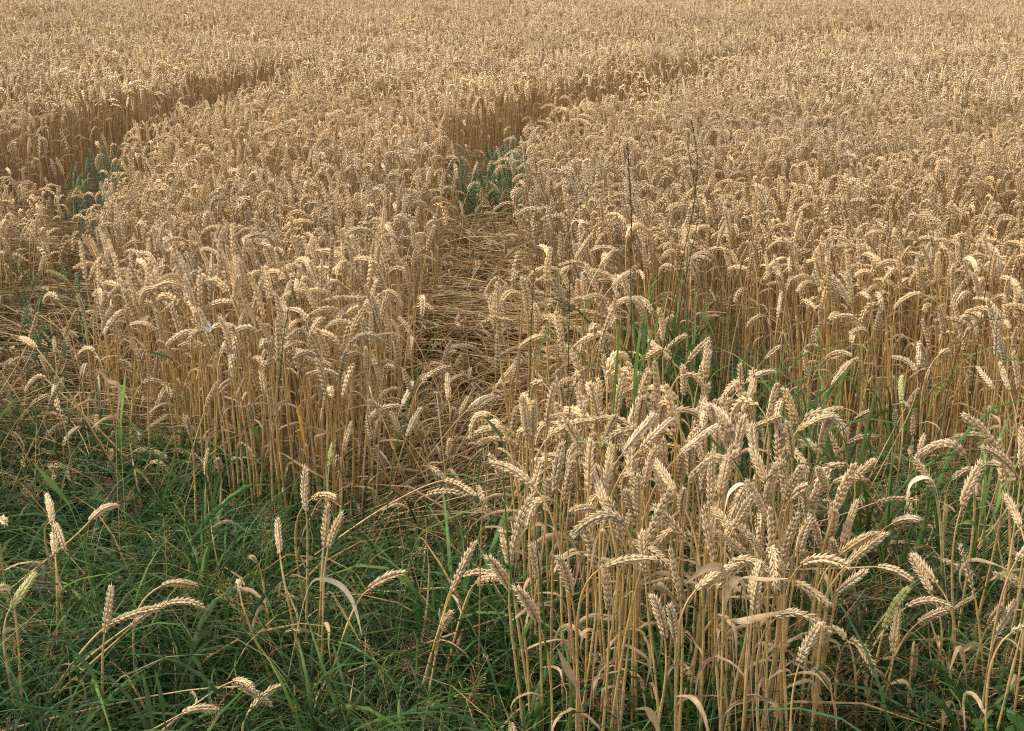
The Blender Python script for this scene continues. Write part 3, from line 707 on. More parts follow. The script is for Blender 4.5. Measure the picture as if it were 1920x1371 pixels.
 (1398,602,1434,597,.60,None,"thin ear bent over left before the right-hand stems",dict(bend=.4,plump=.9,leaves=0)),
 (1223,781,1168,850,.73,None,"big pale ear leaning right in the middle of the near clump",dict(plump=1.4,col=C_TIP*.9)),
 (1262,797,1201,842,.73,None,"big pale ear behind the middle one, leaning right",dict(plump=1.35,col=C_TIP*.88)),
 (1342,800,1278,850,.73,None,"long pale ear curving up right over the near clump",dict(plump=1.35,col=C_TIP*.92)),
 (1228,838,1207,915,.70,None,"stout upright ear in the centre of the near clump",dict(plump=1.4)),
 (1110,838,1103,920,.70,None,"tall upright ear at the left of the near clump",dict(plump=1.35)),
 (1148,850,1135,915,.70,None,"upright ear next to the tall one at the left of the near clump",dict(plump=1.35)),
 (1235,885,1268,925,.68,None,"ear sloping up left in the centre of the near clump",{}),
 (1277,902,1279,970,.67,None,"upright ear in front of the near clump's centre",dict(plump=1.3)),
 (1334,858,1330,950,.68,None,"long upright ear at the near clump's right centre",dict(plump=1.3)),
 (1368,860,1350,935,.68,None,"ear leaning slightly right at the near clump's right",dict(plump=1.3)),
 (1112,905,1140,965,.66,None,"ear leaning left at the near clump's lower left",dict(plump=1.3)),
 (1072,937,1120,958,.66,None,"ear lying level to the left at the near clump's lower left",dict(plump=1.2,bend=.15)),
 (1457,722,1440,795,.64,None,"tall ear at the near clump's right rear",{}),
 (1420,728,1390,775,.66,None,"pale ear leaning right at the near clump's right rear",{}),
 (1326,750,1336,800,.70,None,"whitish ear in the clump's rear middle",dict(col=C_TIP*.9)),
 (1080,728,1098,800,.68,None,"ear leaning left at the clump's rear left",{}),
 (1108,722,1122,795,.68,None,"second ear leaning left at the clump's rear left",{}),
 (1455,770,1405,808,.64,None,"ear leaning right above the brown arching seed stalk",{}),
 # --- right
 (1529,618,1538,664,.50,None,"greenish ear on a green stem before the right-hand stems",dict(col=PG,stemc=C_LG)),
 (1507,660,1514,711,.48,None,"thin upright ear left of the greenish one",{}),
 (1588,658,1550,672,.52,None,"ear arching right, topmost of four at the right stand's foot",dict(bend=.3)),
 (1598,664,1574,693,.50,None,"ear leaning right, second of four at the right stand's foot",{}),
 (1596,688,1559,722,.48,None,"ear leaning right, third of four at the right stand's foot",{}),
 (1590,618,1627,630,.56,None,"ear arching left before the right-hand wheat",dict(bend=.4)),
 (1521,784,1583,766,.42,None,"ear stretching left over green blades at right of the clump",{}),
 (1620,759,1603,788,.42,None,"small ear leaning right at the right stand's foot",{}),
 (1636,810,1590,830,.35,None,"ear lying right on the flattened stems at right",{}),
 (1563,520,1594,573,.70,None,"pale ear leaning left at the right stand's front edge",dict(col=C_TIP*.9)),
 (1682,580,1727,551,.70,None,"big ear drooping left at the right stand's front edge",dict(bend=.3,plump=1.3)),
 (1713,672,1721,642,.55,None,"small white ear hanging among the right-hand stems",dict(bend=.4,col=C_TIP)),
 (1791,671,1762,665,.56,None,"small yellow ear lying level among the right-hand stems",{}),
 (1844,699,1867,733,.52,None,"white ear leaning left near the right edge before dark stems",dict(col=C_TIP*.95)),
 (1884,690,1893,733,.54,None,"pale upright ear near the right edge above the curved green leaf",dict(col=C_TIP*.9)),
 (1844,755,1869,781,.46,None,"small ear leaning left under the white one near the right edge",{}),
 (1670,759,1680,803,.42,None,"thin ear leaning left low before the right-hand stems",dict(plump=.95)),
 (1698,715,1691,759,.46,None,"upright greenish ear low before the right-hand stems",dict(col=PG)),
]
for r_ in H:
    o_ = dict(r_[7]); lab = r_[6]
    hero("wheat_stalk", (r_[0], r_[1]), (r_[2], r_[3]), r_[4], lab, root=r_[5], group=GW, **o_)

# --- the packed stalks of the nearest clump and the right edge: copies of thirty-six kinds, each with its own parts
kinds = []
for k in range(36):
    rs = RS; nod = [0, 0, 1, 0, 0, 1, 0, 2, 0, 0, 0, 1, 2, 0][k % 14]
    S, E = stalk_curves(rs, .74, nod, 16); c0 = [C_GOLD, C_PALE, C_GOLD*.6+C_PALE*.4, C_GOLD*.7+C_BROWN*.3][k % 4]
    m1 = MB(); stem(m1, S, .0030, .0017, c0, C_PALE, 6, 2, rs); m2 = MB(); ear(m2, E, 0, rs, rs.normal(0, 1, 3), rs.uniform(1.05, 1.45), (C_EAR*.8+PG*.2 if rs.rand() < .15 else C_EAR)*rs.uniform(.74, 1.1))
    ms = [("stem", m1.mesh("stem")), ("ear", m2.mesh("ear"))]
    for q in range(rs.choice([1, 1, 2, 0])):
        m3 = MB(); dry_leaf(m3, S, 11, rs, w=.0052); ms.append(("leaf", m3.mesh("leaf")))
    kinds.append((nod, ms))
FORM = {0: "upright", 1: "leaning", 2: "drooping"}
nearP = []
while len(nearP) < 300 - len(H):
    p = np.array([[RS.uniform(-.1, 1.6), RS.uniform(2.25, 3.35)]])
    c_ = inside(p, CL)[0] and not inside(p, HOLE)[0]; r__ = inside(p, RN)[0] and p[0, 1] < 3.2 and p[0, 0] < .42*p[0, 1] and RS.rand() < .3
    if (c_ or r__) and all((q[0]-p[0, 0])**2+(q[1]-p[0, 1])**2 > .00035 for q in nearP): nearP.append((p[0, 0], p[0, 1], c_))
for (x, y, c_) in nearP:
    nod, ms = kinds[RS.randint(36)]
    where = "near right edge of the picture" if not c_ else ("in the front rows of the nearest clump" if y < 2.55 else "in the middle rows of the nearest clump" if y < 3.0 else "in the back rows of the nearest clump")
    t = thing("wheat_stalk", (x, y, 0), "ripe wheat stalk with %s ear packed %s" % (FORM[nod], where), "wheat", "packed wheat stalks %s, %s ears" % (where, FORM[nod]))
    t.rotation_euler = (RS.normal(0, .05), RS.normal(0, .05), RS.uniform(0, 6.28)); t.scale = (1, 1, RS.uniform(.84, 1.06)*(.93 if y < 2.4 else 1))
    for nm, me in ms: link(nm, me, t)

# ------------------------------------------------------------------ blue-green unripe wheat in the wheel tracks
UG = np.array([.125, .175, .085]); UE = np.array([.18, .235, .12])
ukinds = []
for k in range(5):
    S, E = stalk_curves(RS, .50, 0, 12, 0.0); m1 = MB(); tube(m1, S, np.linspace(.0024, .0014, 12), UG, 5, 3); m2 = MB(); ear(m2, E, 1, RS, RS.normal(0, 1, 3), 1.15, UE, UE*1.5)
    ms = [("stem", m1.mesh("stem")), ("ear", m2.mesh("ear"))]
    for q in range(3):
        m3 = MB(); a = RS.uniform(0, 6.28); o = np.array([math.cos(a), math.sin(a), 0]); p = S[3+2*q]; l = RS.uniform(.14, .24)
        blade(m3, bez(p, p+o*.03+np.array([0, 0, l*.6]), p+o*l*.3+np.array([0, 0, l]), p+o*l*.7+np.array([0, 0, l*.7]), 8), wprof(8, .006), UG*RS.uniform(.8, 1.2), np.cross(o, (0, 0, 1)), RS.uniform(-1, 1), 3)
        ms.append(("leaf", m3.mesh("leaf")))
    ukinds.append(ms)
UP = [("in the middle wheel track behind the flattened straw", [(845, 300), (985, 262), (990, 335), (850, 340)], .46, 60),
      ("in the left wheel track", [(150, 300), (235, 272), (240, 335), (120, 345)], .48, 22),
      ("among the tangled straw at far left", [(30, 440), (150, 430), (170, 640), (40, 650)], .40, 16)]
for where, pg_, z_, cnt in UP:
    pg = poly(pg_, z_); lo = pg.min(0); hi = pg.max(0); k = 0
    while k < cnt:
        q = np.array([[RS.uniform(lo[0], hi[0]), RS.uniform(lo[1], hi[1])]])
        if not inside(q, pg)[0]: continue
        k += 1; t = thing("unripe_wheat_stalk", (q[0, 0], q[0, 1], 0), "short blue-green unripe wheat stalk "+where, "unripe wheat", "blue-green wheat stalks "+where)
        t.rotation_euler = (RS.normal(0, .08), RS.normal(0, .08), RS.uniform(0, 6.28)); s = RS.uniform(.75, 1.15); t.scale = (1, 1, s)
        for nm, me in ukinds[RS.randint(5)]: link(nm, me, t)

# ------------------------------------------------------------------ tall seed stalks of wild grass
def seed_stalk(label, pix, Y, col, n_spk, frac=.35, r=.0013, fat=1.0, stemc=None, group="tall wild grass seed stalks"):
    P = np.array([at_y(u, v, Y) for u, v in pix]); bot = P[-1].copy()
    ext = nrm(P[-1]-P[-2]); k = bot[2]/max(.15, -ext[2]); g = bot+np.array([ext[0]*k*.4, ext[1]*k*.4, -bot[2]]); P = np.vstack([P, g])
    # smooth resample
    t = np.linspace(0, len(P)-1, 40); Q = np.array([np.interp(t, np.arange(len(P)), P[:, i]) for i in range(3)]).T
    for _ in range(4): Q[1:-1] = (Q[:-2]+2*Q[1:-1]+Q[2:])/4
    Q = Q[::-1]; Q = Q.copy(); th = thing("seed_stalk", Q[0], label, "wild grass", group)
    m1 = MB(); sc_ = np.array([.12, .125, .045]) if stemc is None else stemc; tube(m1, Q, np.linspace(r*1.3, r*.6, 40), sc_, 5, 3); link("stem", m1.mesh("stem", offset=Q[0]), th)
    d = np.r_[0, np.cumsum(np.linalg.norm(np.diff(Q, axis=0), axis=1))]; L_ = d[-1]; m2 = MB(); T, S, B = frames(Q, RS.normal(0, 1, 3)); V0, Q0, T0 = TEAR[1]
    i0 = 0
    for i in range(n_spk):
        s = L_*(1-frac)+L_*frac*(i+.5)/n_spk; p = np.array([np.interp(s, d, Q[:, j]) for j in range(3)]); k = min(int(np.searchsorted(d, s)), 39); t_ = T[k]; sg = 1 if i % 2 else -1
        for q in range(2):
            ax = nrm(t_+S[k]*sg*RS.uniform(.15, .4)+B[k]*RS.normal(0, .12)); e1 = nrm(np.cross(ax, B[k])); e2 = np.cross(ax, e1); ln_ = .013*fat*RS.uniform(.8, 1.2)
            m2.add(p+ax*(V0[:, 2:3]*ln_)+e1*(V0[:, 0:1]*.0013*fat)+e2*(V0[:, 1:2]*.0017*fat), col*RS.uniform(.7, 1.3), Q0, T0, m=2)
    link("seed_head", m2.mesh("seed_head", offset=Q[0]), th)
DK = np.array([.20, .125, .070])
seed_stalk("tallest dark brown seed stalk standing upright above the right-hand wheat", [(1176, 270), (1180, 330), (1184, 400), (1182, 520), (1185, 640)], 3.45, DK, 22, .22, fat=1.25)
seed_stalk("slender dark seed stalk with a kink at its tip, right of the tallest one", [(1297, 228), (1309, 300), (1301, 390), (1272, 520), (1240, 660)], 3.45, DK, 20, .26)
seed_stalk("slender dark seed stalk nodding at its tip behind the kinked one", [(1288, 262), (1300, 340), (1312, 400), (1290, 500), (1262, 640)], 3.6, DK, 18, .26, fat=.8)
seed_stalk("green seed stalk hooked over left above the near clump", [(1040, 412), (1062, 408), (1069, 450), (1068, 540), (1066, 660)], 3.5, C_GR*1.6, 14, .3, fat=.9)
seed_stalk("short dark seed stalk slanting right among the right-hand ears", [(1436, 402), (1404, 452), (1372, 560), (1340, 660)], 3.7, DK, 14, .25)
seed_stalk("pale straw coloured wild grass stalk, thin and tall, right of the dark ones", [(1428, 205), (1424, 300), (1414, 430), (1392, 560), (1366, 680)], 3.4, C_EAR, 18, .28, fat=.8, stemc=C_PALE)
seed_stalk("brown seed stalk arching to the right edge of the picture", [(1935, 606), (1890, 595), (1835, 602), (1800, 640), (1770, 760)], 3.2, DK*1.6, 18, .35)
seed_stalk("brown seed stalk arching right over the near clump's right shoulder", [(1580, 880), (1520, 868), (1470, 872), (1430, 905), (1405, 1000)], 2.55, DK*1.5, 20, .38, fat=1.1)
seed_stalk("green seed stalk slanting in the left stand's front", [(556, 500), (545, 560), (530, 640), (520, 760)], 3.85, C_LG*.7, 16, .4)
seed_stalk("dark green seed stalk low in the left stand's front, behind the green one", [(583, 590), (572, 640), (555, 740)], 3.85, DK*1.3, 10, .3)
seed_stalk("thin green seed stalk in front of the flattened straw", [(868, 545), (835, 590), (805, 650), (770, 740), (735, 860)], 3.3, C_LG*.8, 16, .35, fat=.8, stemc=C_LG)
seed_stalk("green grass seed stalk sloping up right above the clump", [(1010, 455), (1000, 520), (995, 640)], 3.4, C_GR*1.6, 9, .3, fat=.7)
seed_stalk("dark purple seed stalk leaning right in the right-hand ears", [(1512, 600), (1494, 640), (1468, 700), (1440, 800)], 3.2, DK*1.3, 12, .3)
seed_stalk("brown seed stalk arching above the near clump's left part", [(1142, 662), (1100, 690), (1072, 730), (1060, 840)], 2.95, DK*1.4, 12, .3)
seed_stalk("pale drooping seed stalk in the grass left of the near clump", [(985, 1030), (962, 1000), (940, 968), (905, 930), (900, 1060)], 2.7, C_PALE, 16, .45, fat=.9, stemc=C_PALE)
seed_stalk("pale wild grass seed stalk arching over the grass gap", [(770, 1030), (735, 1025), (700, 1045), (670, 1100)], 2.8, C_PALE, 12, .4, fat=.7, stemc=C_LG)
seed_stalk("green seed stalk with loose head at the far right of the field", [(1806, 100), (1807, 130), (1806, 175)], 9.0, C_LG*.7, 12, .5, fat=2.2)
seed_stalk("thin brown seed stalk standing among the ears right of the kinked one", [(1880, 415), (1862, 470), (1845, 560)], 4.2, DK, 10, .3)

# ------------------------------------------------------------------ broad green and dry leaves one can tell apart
def leaf_thing(label, pix, Y, w, col, dry=False, name="grass_leaf", twist=.6, ground=True, zlift=None):
    Ys = Y if isinstance(Y, (list, tuple)) else [Y]*len(pix)
    P = np.array([at_y(u, v, y_) for (u, v), y_ in zip(pix, Ys)])     # from the tip to the foot
    if ground:
        d = nrm(P[-1]-P[-2]); g = P[-1].copy(); g[:2] += d[:2]*min(.1, g[2]*.3); g[2] = 0; P = np.vstack([P, (P[-1]+g)/2, g])
    t = np.linspace(0, len(P)-1, 26); Q = np.array([np.interp(t, np.arange(len(P)), P[:, i]) for i in range(3)]).T
    for _ in range(5): Q[1:-1] = (Q[:-2]+2*Q[1:-1]+Q[2:])/4
    Q = Q[::-1]; vis = 1-(2 if ground else 0)/(len(P)-1)
    u = np.linspace(0, 1, 26); g0 = 1-vis; wd = w*np.clip((u-g0)/.25, .12, 1)*np.clip((1.0-u)*3.2, .04, 1)**.7
    mb = MB(); side = np.cross(nrm(Q[-1]-Q[0]+np.array([.2, 0, 0])), np.array([0, 1, .3])); side = nrm(side+np.array([0, -.5, .6]))
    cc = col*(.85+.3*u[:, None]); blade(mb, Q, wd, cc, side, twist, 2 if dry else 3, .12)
    o = link(name, mb.mesh(name, offset=Q[0])); o.location = Q[0]
    tag(o, label, "leaf", "broad leaves among the wheat")
LV = [
 ("light green blade reaching up right in the middle of the grass", [(942, 943), (900, 950), (850, 966), (800, 990), (772, 1010)], 2.75, .0085, C_LG*.9, 0),
 ("curved dark green blade at the near clump's lower left", [(1022, 1143), (998, 1152), (982, 1185), (972, 1225)], 2.45, .009, C_LG*.75, 0),
 ("grey-green blade crossing the clump's foot from left to right", [(1080, 1262), (1030, 1238), (975, 1222)], 2.4, .006, C_BL*1.7, 0),
 ("broad pale green blade in the bottom foreground left of the stems", [(1248, 1306), (1225, 1340), (1195, 1380)], 2.2, .010, C_LG*1.1, 0),
 ("light green stem lying level across the near clump's ears", [(1064, 827), (1120, 830), (1176, 833)], 2.7, .0022, C_LG*1.2, 0),
 ("dark green blade slanting down right over the clump's right ears", [(1323, 812), (1350, 842), (1400, 885)], 2.65, .006, C_GR*1.9, 0),
 ("tall green blade at the back of the near clump", [(1262, 500), (1240, 580), (1210, 660), (1180, 760)], 3.2, .0055, C_LG*.7, 0),
 ("wide upright green blade in the middle of the tall green blades", [(1203, 585), (1196, 640), (1190, 700), (1186, 780)], 3.1, .009, C_LG*.85, 0),
 ("dark green upright blade left of the wide one", [(1163, 600), (1158, 650), (1152, 720), (1150, 800)], 3.1, .007, C_LG*.6, 0),
 ("short green blade slanting right above the clump's ears", [(1128, 545), (1108, 565), (1092, 580)], 3.1, .006, C_LG*.8, 0),
 ("thin green blade at the clump's left side", [(1043, 588), (1020, 630), (1006, 680)], 3.0, .0045, C_LG*.7, 0),
 ("blue-green blade folding over in the middle of the clump", [(1218, 690), (1200, 700), (1190, 730), (1188, 770)], 2.9, .007, C_BL*2.2, 0),
 ("green blade sloping right across the clump's right rear", [(1380, 680), (1350, 690), (1325, 712)], 3.1, .005, C_LG, 0),
 ("curved green leaf arching at the right edge", [(1935, 1068), (1905, 1066), (1870, 1080), (1840, 1125)], 2.5, .010, C_LG*.75, 0),
 ("small green leaf curling over at the right edge, high up", [(1930, 690), (1905, 670), (1880, 676), (1872, 700)], 2.9, .007, C_LG*.8, 0),
 ("long light green blade rising left to right at the right edge", [(1905, 938), (1850, 948), (1790, 964)], 2.7, .0045, C_LG*1.2, 0),
 ("green hooked leaf standing in the right-hand grass", [(1795, 985), (1822, 975), (1833, 1000), (1818, 1050)], 2.65, .008, C_LG*.6, 0),
 ("pale striped leaf hanging right beside the greenish ear", [(1842, 1235), (1818, 1200), (1786, 1168), (1780, 1210)], 2.45, .010, C_BL*3.0, 0),
 ("green blade slanting up right before the right-hand stems", [(1800, 780), (1785, 820), (1765, 880)], 3.1, .006, C_LG*1.1, 0),
 ("green blade crossing to the upper right in front of the right stand", [(1640, 620), (1600, 680), (1555, 740), (1520, 800)], 3.1, .006, C_LG*.8, 0),
 ("green blade right of the clump pointing up at the half-ripe ear", [(1565, 700), (1530, 745), (1490, 790)], 3.0, .006, C_BL*1.8, 0),
 ("yellow-green blade with orange tip behind the near clump", [(1246, 515), (1225, 530), (1215, 545)], 3.5, .006, C_LG*1.1, 0),
 ("green blade pointing up left before the right-hand stems", [(1302, 567), (1325, 600), (1345, 640)], 3.3, .005, C_LG*.8, 0),
 ("dark green blade lying on the far left straw", [(32, 742), (15, 765), (-10, 790)], 3.0, .009, C_LG*.6, 0),
 ("broad light green blade sloping down right at far left", [(62, 868), (95, 905), (140, 955)], 2.9, .009, C_LG*.8, 0),
 ("light green blade arching right in the lower left grass", [(222, 1073), (185, 1078), (140, 1086), (100, 1115)], 2.7, .007, C_LG*1.0, 0),
 ("left one of two upright blue-green blades at the bottom left", [(265, 1258), (275, 1300), (290, 1380)], 2.45, .0075, C_BL*1.8, 0),
 ("right one of two upright blue-green blades at the bottom left", [(290, 1255), (300, 1300), (313, 1380)], 2.45, .0075, C_BL*1.8, 0),
 ("broad grey-green blade leaning left at the bottom left", [(128, 1212), (160, 1245), (190, 1290)], 2.5, .008, C_BL*1.9, 0),
 ("blue-green blade rising right of the lone tall stalk", [(678, 1203), (650, 1235), (620, 1270)], 2.6, .005, C_BL*2, 0),
 ("arched blue-green blade left of the lone tall stalk", [(510, 1185), (520, 1140), (545, 1135), (490, 1180)], 2.7, .005, C_BL*2, 0),
 ("small dark green leaf crossing the left stand's stems", [(275, 658), (300, 666), (332, 674)], 3.6, .006, C_BL*.9, 0),
 ("green leaf pointing down right at the left stand's foot", [(462, 790), (478, 808), (486, 825)], 3.7, .009, C_LG*.7, 0),
 ("yellow-green upright leaf left of the left stand's stems", [(236, 690), (230, 740), (225, 800)], 3.5, .007, C_LG*1.5, 0),
 ("shiny blue-green blade in the grass below the left stand", [(322, 820), (305, 850), (290, 880)], 3.1, .007, C_BL*2.2, 0),
 ("green blade rising right in the gap left of the near clump", [(905, 780), (925, 800), (950, 835)], 2.9, .006, C_BL*1.6, 0),
 ("dark green blade standing in the clump's left stems", [(1000, 960), (1010, 1060), (1022, 1180), (1030, 1371)], 2.3, .0035, C_GR*1.6, 0),
 ("long dark green stem at the very left of the near clump", [(940, 800), (946, 950), (960, 1120), (985, 1371)], 2.35, .003, C_GR*1.6, 0),
 ("long thin green stem slanting through the near clump", [(1400, 985), (1340, 1090), (1275, 1210), (1225, 1371)], 2.2, .0028, C_GR*1.8, 0),
]
DL = [
 ("wide orange-yellow dry leaf in the left stand's front", [(553, 750), (562, 790), (574, 850)], 3.75, .011, np.array([.62, .34, .07])),
 ("pale dry leaf arching right from the pair of ears in the grass", [(678, 1190), (665, 1130), (640, 1092), (600, 1083), (575, 1088)], 2.72, .0065, C_TIP*.9),
 ("straight pale dry leaf under the arching one", [(676, 1205), (640, 1140), (610, 1092)], 2.72, .0045, C_PALE),
 ("folded tan dry leaf sloping right in front of the near clump's stems", [(1190, 1056), (1165, 1010), (1140, 975)], 2.2, .008, C_DRY),
 ("hooked tan dry leaf rising from the near clump's left stems", [(1105, 1080), (1118, 1010), (1130, 990), (1142, 1010)], 2.22, .009, C_DRY),
 ("long tan dry leaf arching left over the near clump's stems", [(1285, 1095), (1320, 1065), (1350, 1060), (1370, 1090)], 2.2, .008, C_DRY),
 ("tan dry leaf crossing level to the right of the near clump", [(1478, 1085), (1430, 1086), (1370, 1076)], 2.2, .007, C_DRY*1.1),
 ("lower tan dry leaf curving level across the clump's stems", [(1480, 1144), (1430, 1156), (1380, 1168), (1365, 1150)], 2.2, .007, C_DRY*1.1),
 ("tan dry leaf hanging in a loop at the clump's right stems", [(1360, 1140), (1365, 1100), (1385, 1082), (1400, 1100)], 2.2, .008, C_DRY),
 ("pale dry leaf curving beside the white ear", [(1358, 965), (1365, 925), (1385, 908), (1405, 905)], 2.4, .006, C_TIP*.9),
 ("dry leaf curling at the foot of the near clump on the left", [(1045, 1215), (1065, 1255), (1090, 1300)], 2.2, .009, C_DRY*.9),
 ("dry leaf standing curled at the bottom of the near clump", [(1190, 1330), (1215, 1325), (1228, 1350), (1240, 1385)], 2.1, .008, C_DRY),
 ("pale hooked dry leaf arching over the right-hand grass", [(1700, 945), (1705, 905), (1730, 893), (1760, 900)], 2.8, .006, C_TIP*.85),
 ("tan dry leaf folded at the lower right straw", [(1780, 1260), (1800, 1200), (1815, 1290)], 2.5, .008, C_DRY),
 ("dry leaf bent level among the lower right straw", [(1765, 1385), (1770, 1320), (1790, 1310)], 2.4, .010, C_DRY),
 ("reddish dry leaf curling in the left stand's stems", [(462, 560), (470, 590), (480, 612)], 3.6, .010, C_DRY*.8),
 ("small tan leaf scroll in the left stand's stems", [(262, 595), (270, 600), (285, 585)], 3.9, .009, C_DRY),
 ("dry leaf sloping right in the left stand's foot", [(625, 905), (560, 870), (515, 838)], 3.7, .005, C_PALE),
 ("dry straw leaf sloping right from the yellow leaf", [(640, 820), (600, 805), (570, 795)], 3.75, .005, C_DRY),
 ("dry leaf at the left stand's right corner hanging over the gap", [(750, 640), (742, 605), (725, 590)], 3.4, .009, C_DRY*.9),
 ("hanging dry leaf at the far left beneath the long arching stalk", [(185, 690), (200, 715), (230, 720), (215, 800)], 3.3, .006, C_DRY),
]
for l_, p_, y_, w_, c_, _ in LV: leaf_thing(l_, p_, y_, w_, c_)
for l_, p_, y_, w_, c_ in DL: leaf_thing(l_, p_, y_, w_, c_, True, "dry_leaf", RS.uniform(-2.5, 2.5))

# ------------------------------------------------------------------ tufts, weeds, nettle
def tuft(label, u, v, z, mb, s=1.0, name="grass_tuft", cat="grass"):
    p = at_z(u, v, z); o = link(name, mb.mesh(name)); o.location = (p[0], p[1], 0); o.scale = (s, s, s); tag(o, label, cat); return o
tuft("tuft of tall upright green blades behind the near clump's middle", 1195, 620, .6, grass_tuft(RS, 16, .5, .85, .05, .0052, [C_LG*.45, C_LG*.35, C_BL*1.5], .35, 9))
tuft("tuft of tall green blades at the clump's rear right corner", 1250, 560, .6, grass_tuft(RS, 12, .45, .8, .05, .0042, [C_LG*.8, C_GR*1.6], .4, 9))
tuft("tuft of light green blades right of the near clump", 1540, 720, .5, grass_tuft(RS, 16, .35, .6, .07, .0055, [C_LG*.9, C_BL*1.6, C_LG*.6], .6, 9))
tuft("tuft of green blades against the right stand's stems", 1690, 720, .4, grass_tuft(RS, 12, .35, .6, .06, .0050, [C_LG, C_LG*.6], .5, 9))
tuft("tuft of light green blades at the right edge", 1850, 800, .5, grass_tuft(RS, 14, .4, .65, .07, .0055, [C_LG*1.1, C_LG*.7], .7, 9))
tuft("tuft of dark blades at the left stand's foot", 390, 790, .35, grass_tuft(RS, 18, .25, .45, .09, .0050, [C_LG*.5, C_GR*1.4], .7, 8))
tuft("tuft of broad dark blades in the bottom left corner of the grass", 330, 1180, .3, grass_tuft(RS, 18, .28, .45, .1, .0055, [C_BL*1.6, C_BL*1.2], .8, 8))
tuft("feathery dark green weed at the left stand's right corner", 720, 690, .28, grass_tuft(RS, 160, .10, .34, .12, .0010, [C_GR*1.1, C_GR*1.5], .7, 5), 1.1, "feathery_weed", "weed")
tuft("feathery dark green weed at the foot of the near clump", 1265, 1290, .2, grass_tuft(RS, 160, .08, .26, .10, .0009, [C_GR*1.1, C_GR*1.5], .8, 5), 1.0, "feathery_weed", "weed")
tuft("feathery green weed half cut by the right edge above the nettle", 1905, 1260, .25, grass_tuft(RS, 180, .10, .3, .09, .0010, [C_LG*.6, C_GR*1.7], .8, 5), 1.0, "feathery_weed", "weed")

UK = [grass_tuft(RS, 9, .42, .80, .05, .0048, [C_LG*.5, C_LG*.4, C_BL*1.6], .45, 9).mesh("grass_tuft") for _ in range(4)]
TP = poly([(1130, 560), (1300, 540), (1500, 640), (1660, 760), (1880, 760), (1900, 900), (1650, 900), (1480, 760), (1180, 720)], .6); k = 0
while k < 18:
    q = np.array([[RS.uniform(0, 2), RS.uniform(2.2, 5)]])
    if not inside(q, TP)[0]: continue
    o = link("grass_tuft", UK[k % 4]); o.location = (q[0, 0], q[0, 1], 0); o.rotation_euler = (0, 0, RS.uniform(0, 6.28)); s_ = RS.uniform(.7, 1.05); o.scale = (s_, s_, s_); k += 1
    tag(o, "small tuft of upright green blades growing between the near clump and the right-hand stems", "grass", "green tufts between the near clump and the right-hand stems")
def leafy(label, u, v, h, col, size, n, name, cat, teeth=0):
    """an upright weed: stem and paired pointed leaves, each leaf a part"""
    p = at_z(u, v, h); t = thing(name, (p[0], p[1], 0), label, cat); m = MB()
    P = bez(np.zeros(3), np.array([.01, 0, h*.4]), np.array([-.01, .01, h*.7]), np.array([0, 0, h]), 8); tube(m, P, np.linspace(.0022, .001, 8), col*1.2, 5, 3); link("stem", m.mesh("stem"), t)
    for i in range(n):
        f_ = .35+.62*i/n; q = P[int(f_*7)]; a = i*1.62+(math.pi if i % 2 else 0)+RS.normal(0, .2); o = np.array([math.cos(a), math.sin(a), .25]); o = nrm(o)
        L_ = size*(1.15-.6*i/n)*RS.uniform(.85, 1.1); c = q+o*.012; k = 13; uu = np.linspace(0, 1, k)
        mid = c+o*L_*uu[:, None]+np.array([0, 0, -1])*(uu[:, None]**2*L_*.35); sd_ = nrm(np.cross(o, (0, 0, 1))); wd_ = L_*.32*np.sin(np.pi*np.clip(uu*.95+.05, 0, 1))**.8*(1-uu*.35)
        wd_ = wd_*(1+teeth*np.where(np.arange(k) % 2, .22, -.12)); wd_[-1] = .0003
        b = MB(); up = np.array([0, 0, 1])
        V = np.stack([mid-sd_*wd_[:, None]+up*wd_[:, None]*.25, mid-sd_*wd_[:, None]*.5+up*wd_[:, None]*.2, mid, mid+sd_*wd_[:, None]*.5+up*wd_[:, None]*.2, mid+sd_*wd_[:, None]+up*wd_[:, None]*.25], 1)
        ii = np.arange(k-1)[:, None]*5+np.arange(4)[None]; Q = np.stack([ii, ii+1, ii+6, ii+5], -1).reshape(-1, 4)
        b.add(V.reshape(-1, 3), col*RS.uniform(.8, 1.25), Q, m=3); link("leaf", b.mesh("leaf"), t)
leafy("dark green nettle with toothed leaves in the bottom right corner", 1893, 1292, .42, C_GR*1.6, .085, 10, "nettle", "nettle", 1)
leafy("second nettle top, half out of the picture at the bottom right", 1850, 1335, .36, C_GR*1.4, .08, 8, "nettle", "nettle", 1)
leafy("grey-green leafy weed with small pale leaves in the grass at far left", 128, 745, .34, np.array([.12, .19, .12]), .022, 22, "leafy_weed", "weed")
leafy("dark leafy weed in the grass left of the lone tall stalk", 470, 925, .30, C_GR*1.4, .035, 12, "leafy_weed", "weed")
leafy("leafy weed with broad green leaves in the dark grass at left", 400, 940, .26, C_GR*1.3, .035, 10, "leafy_weed", "weed")
leafy("small leafy weed half hidden by the flattened straw in the gap", 932, 500, .16, C_GR*1.5, .04, 6, "leafy_weed", "weed")

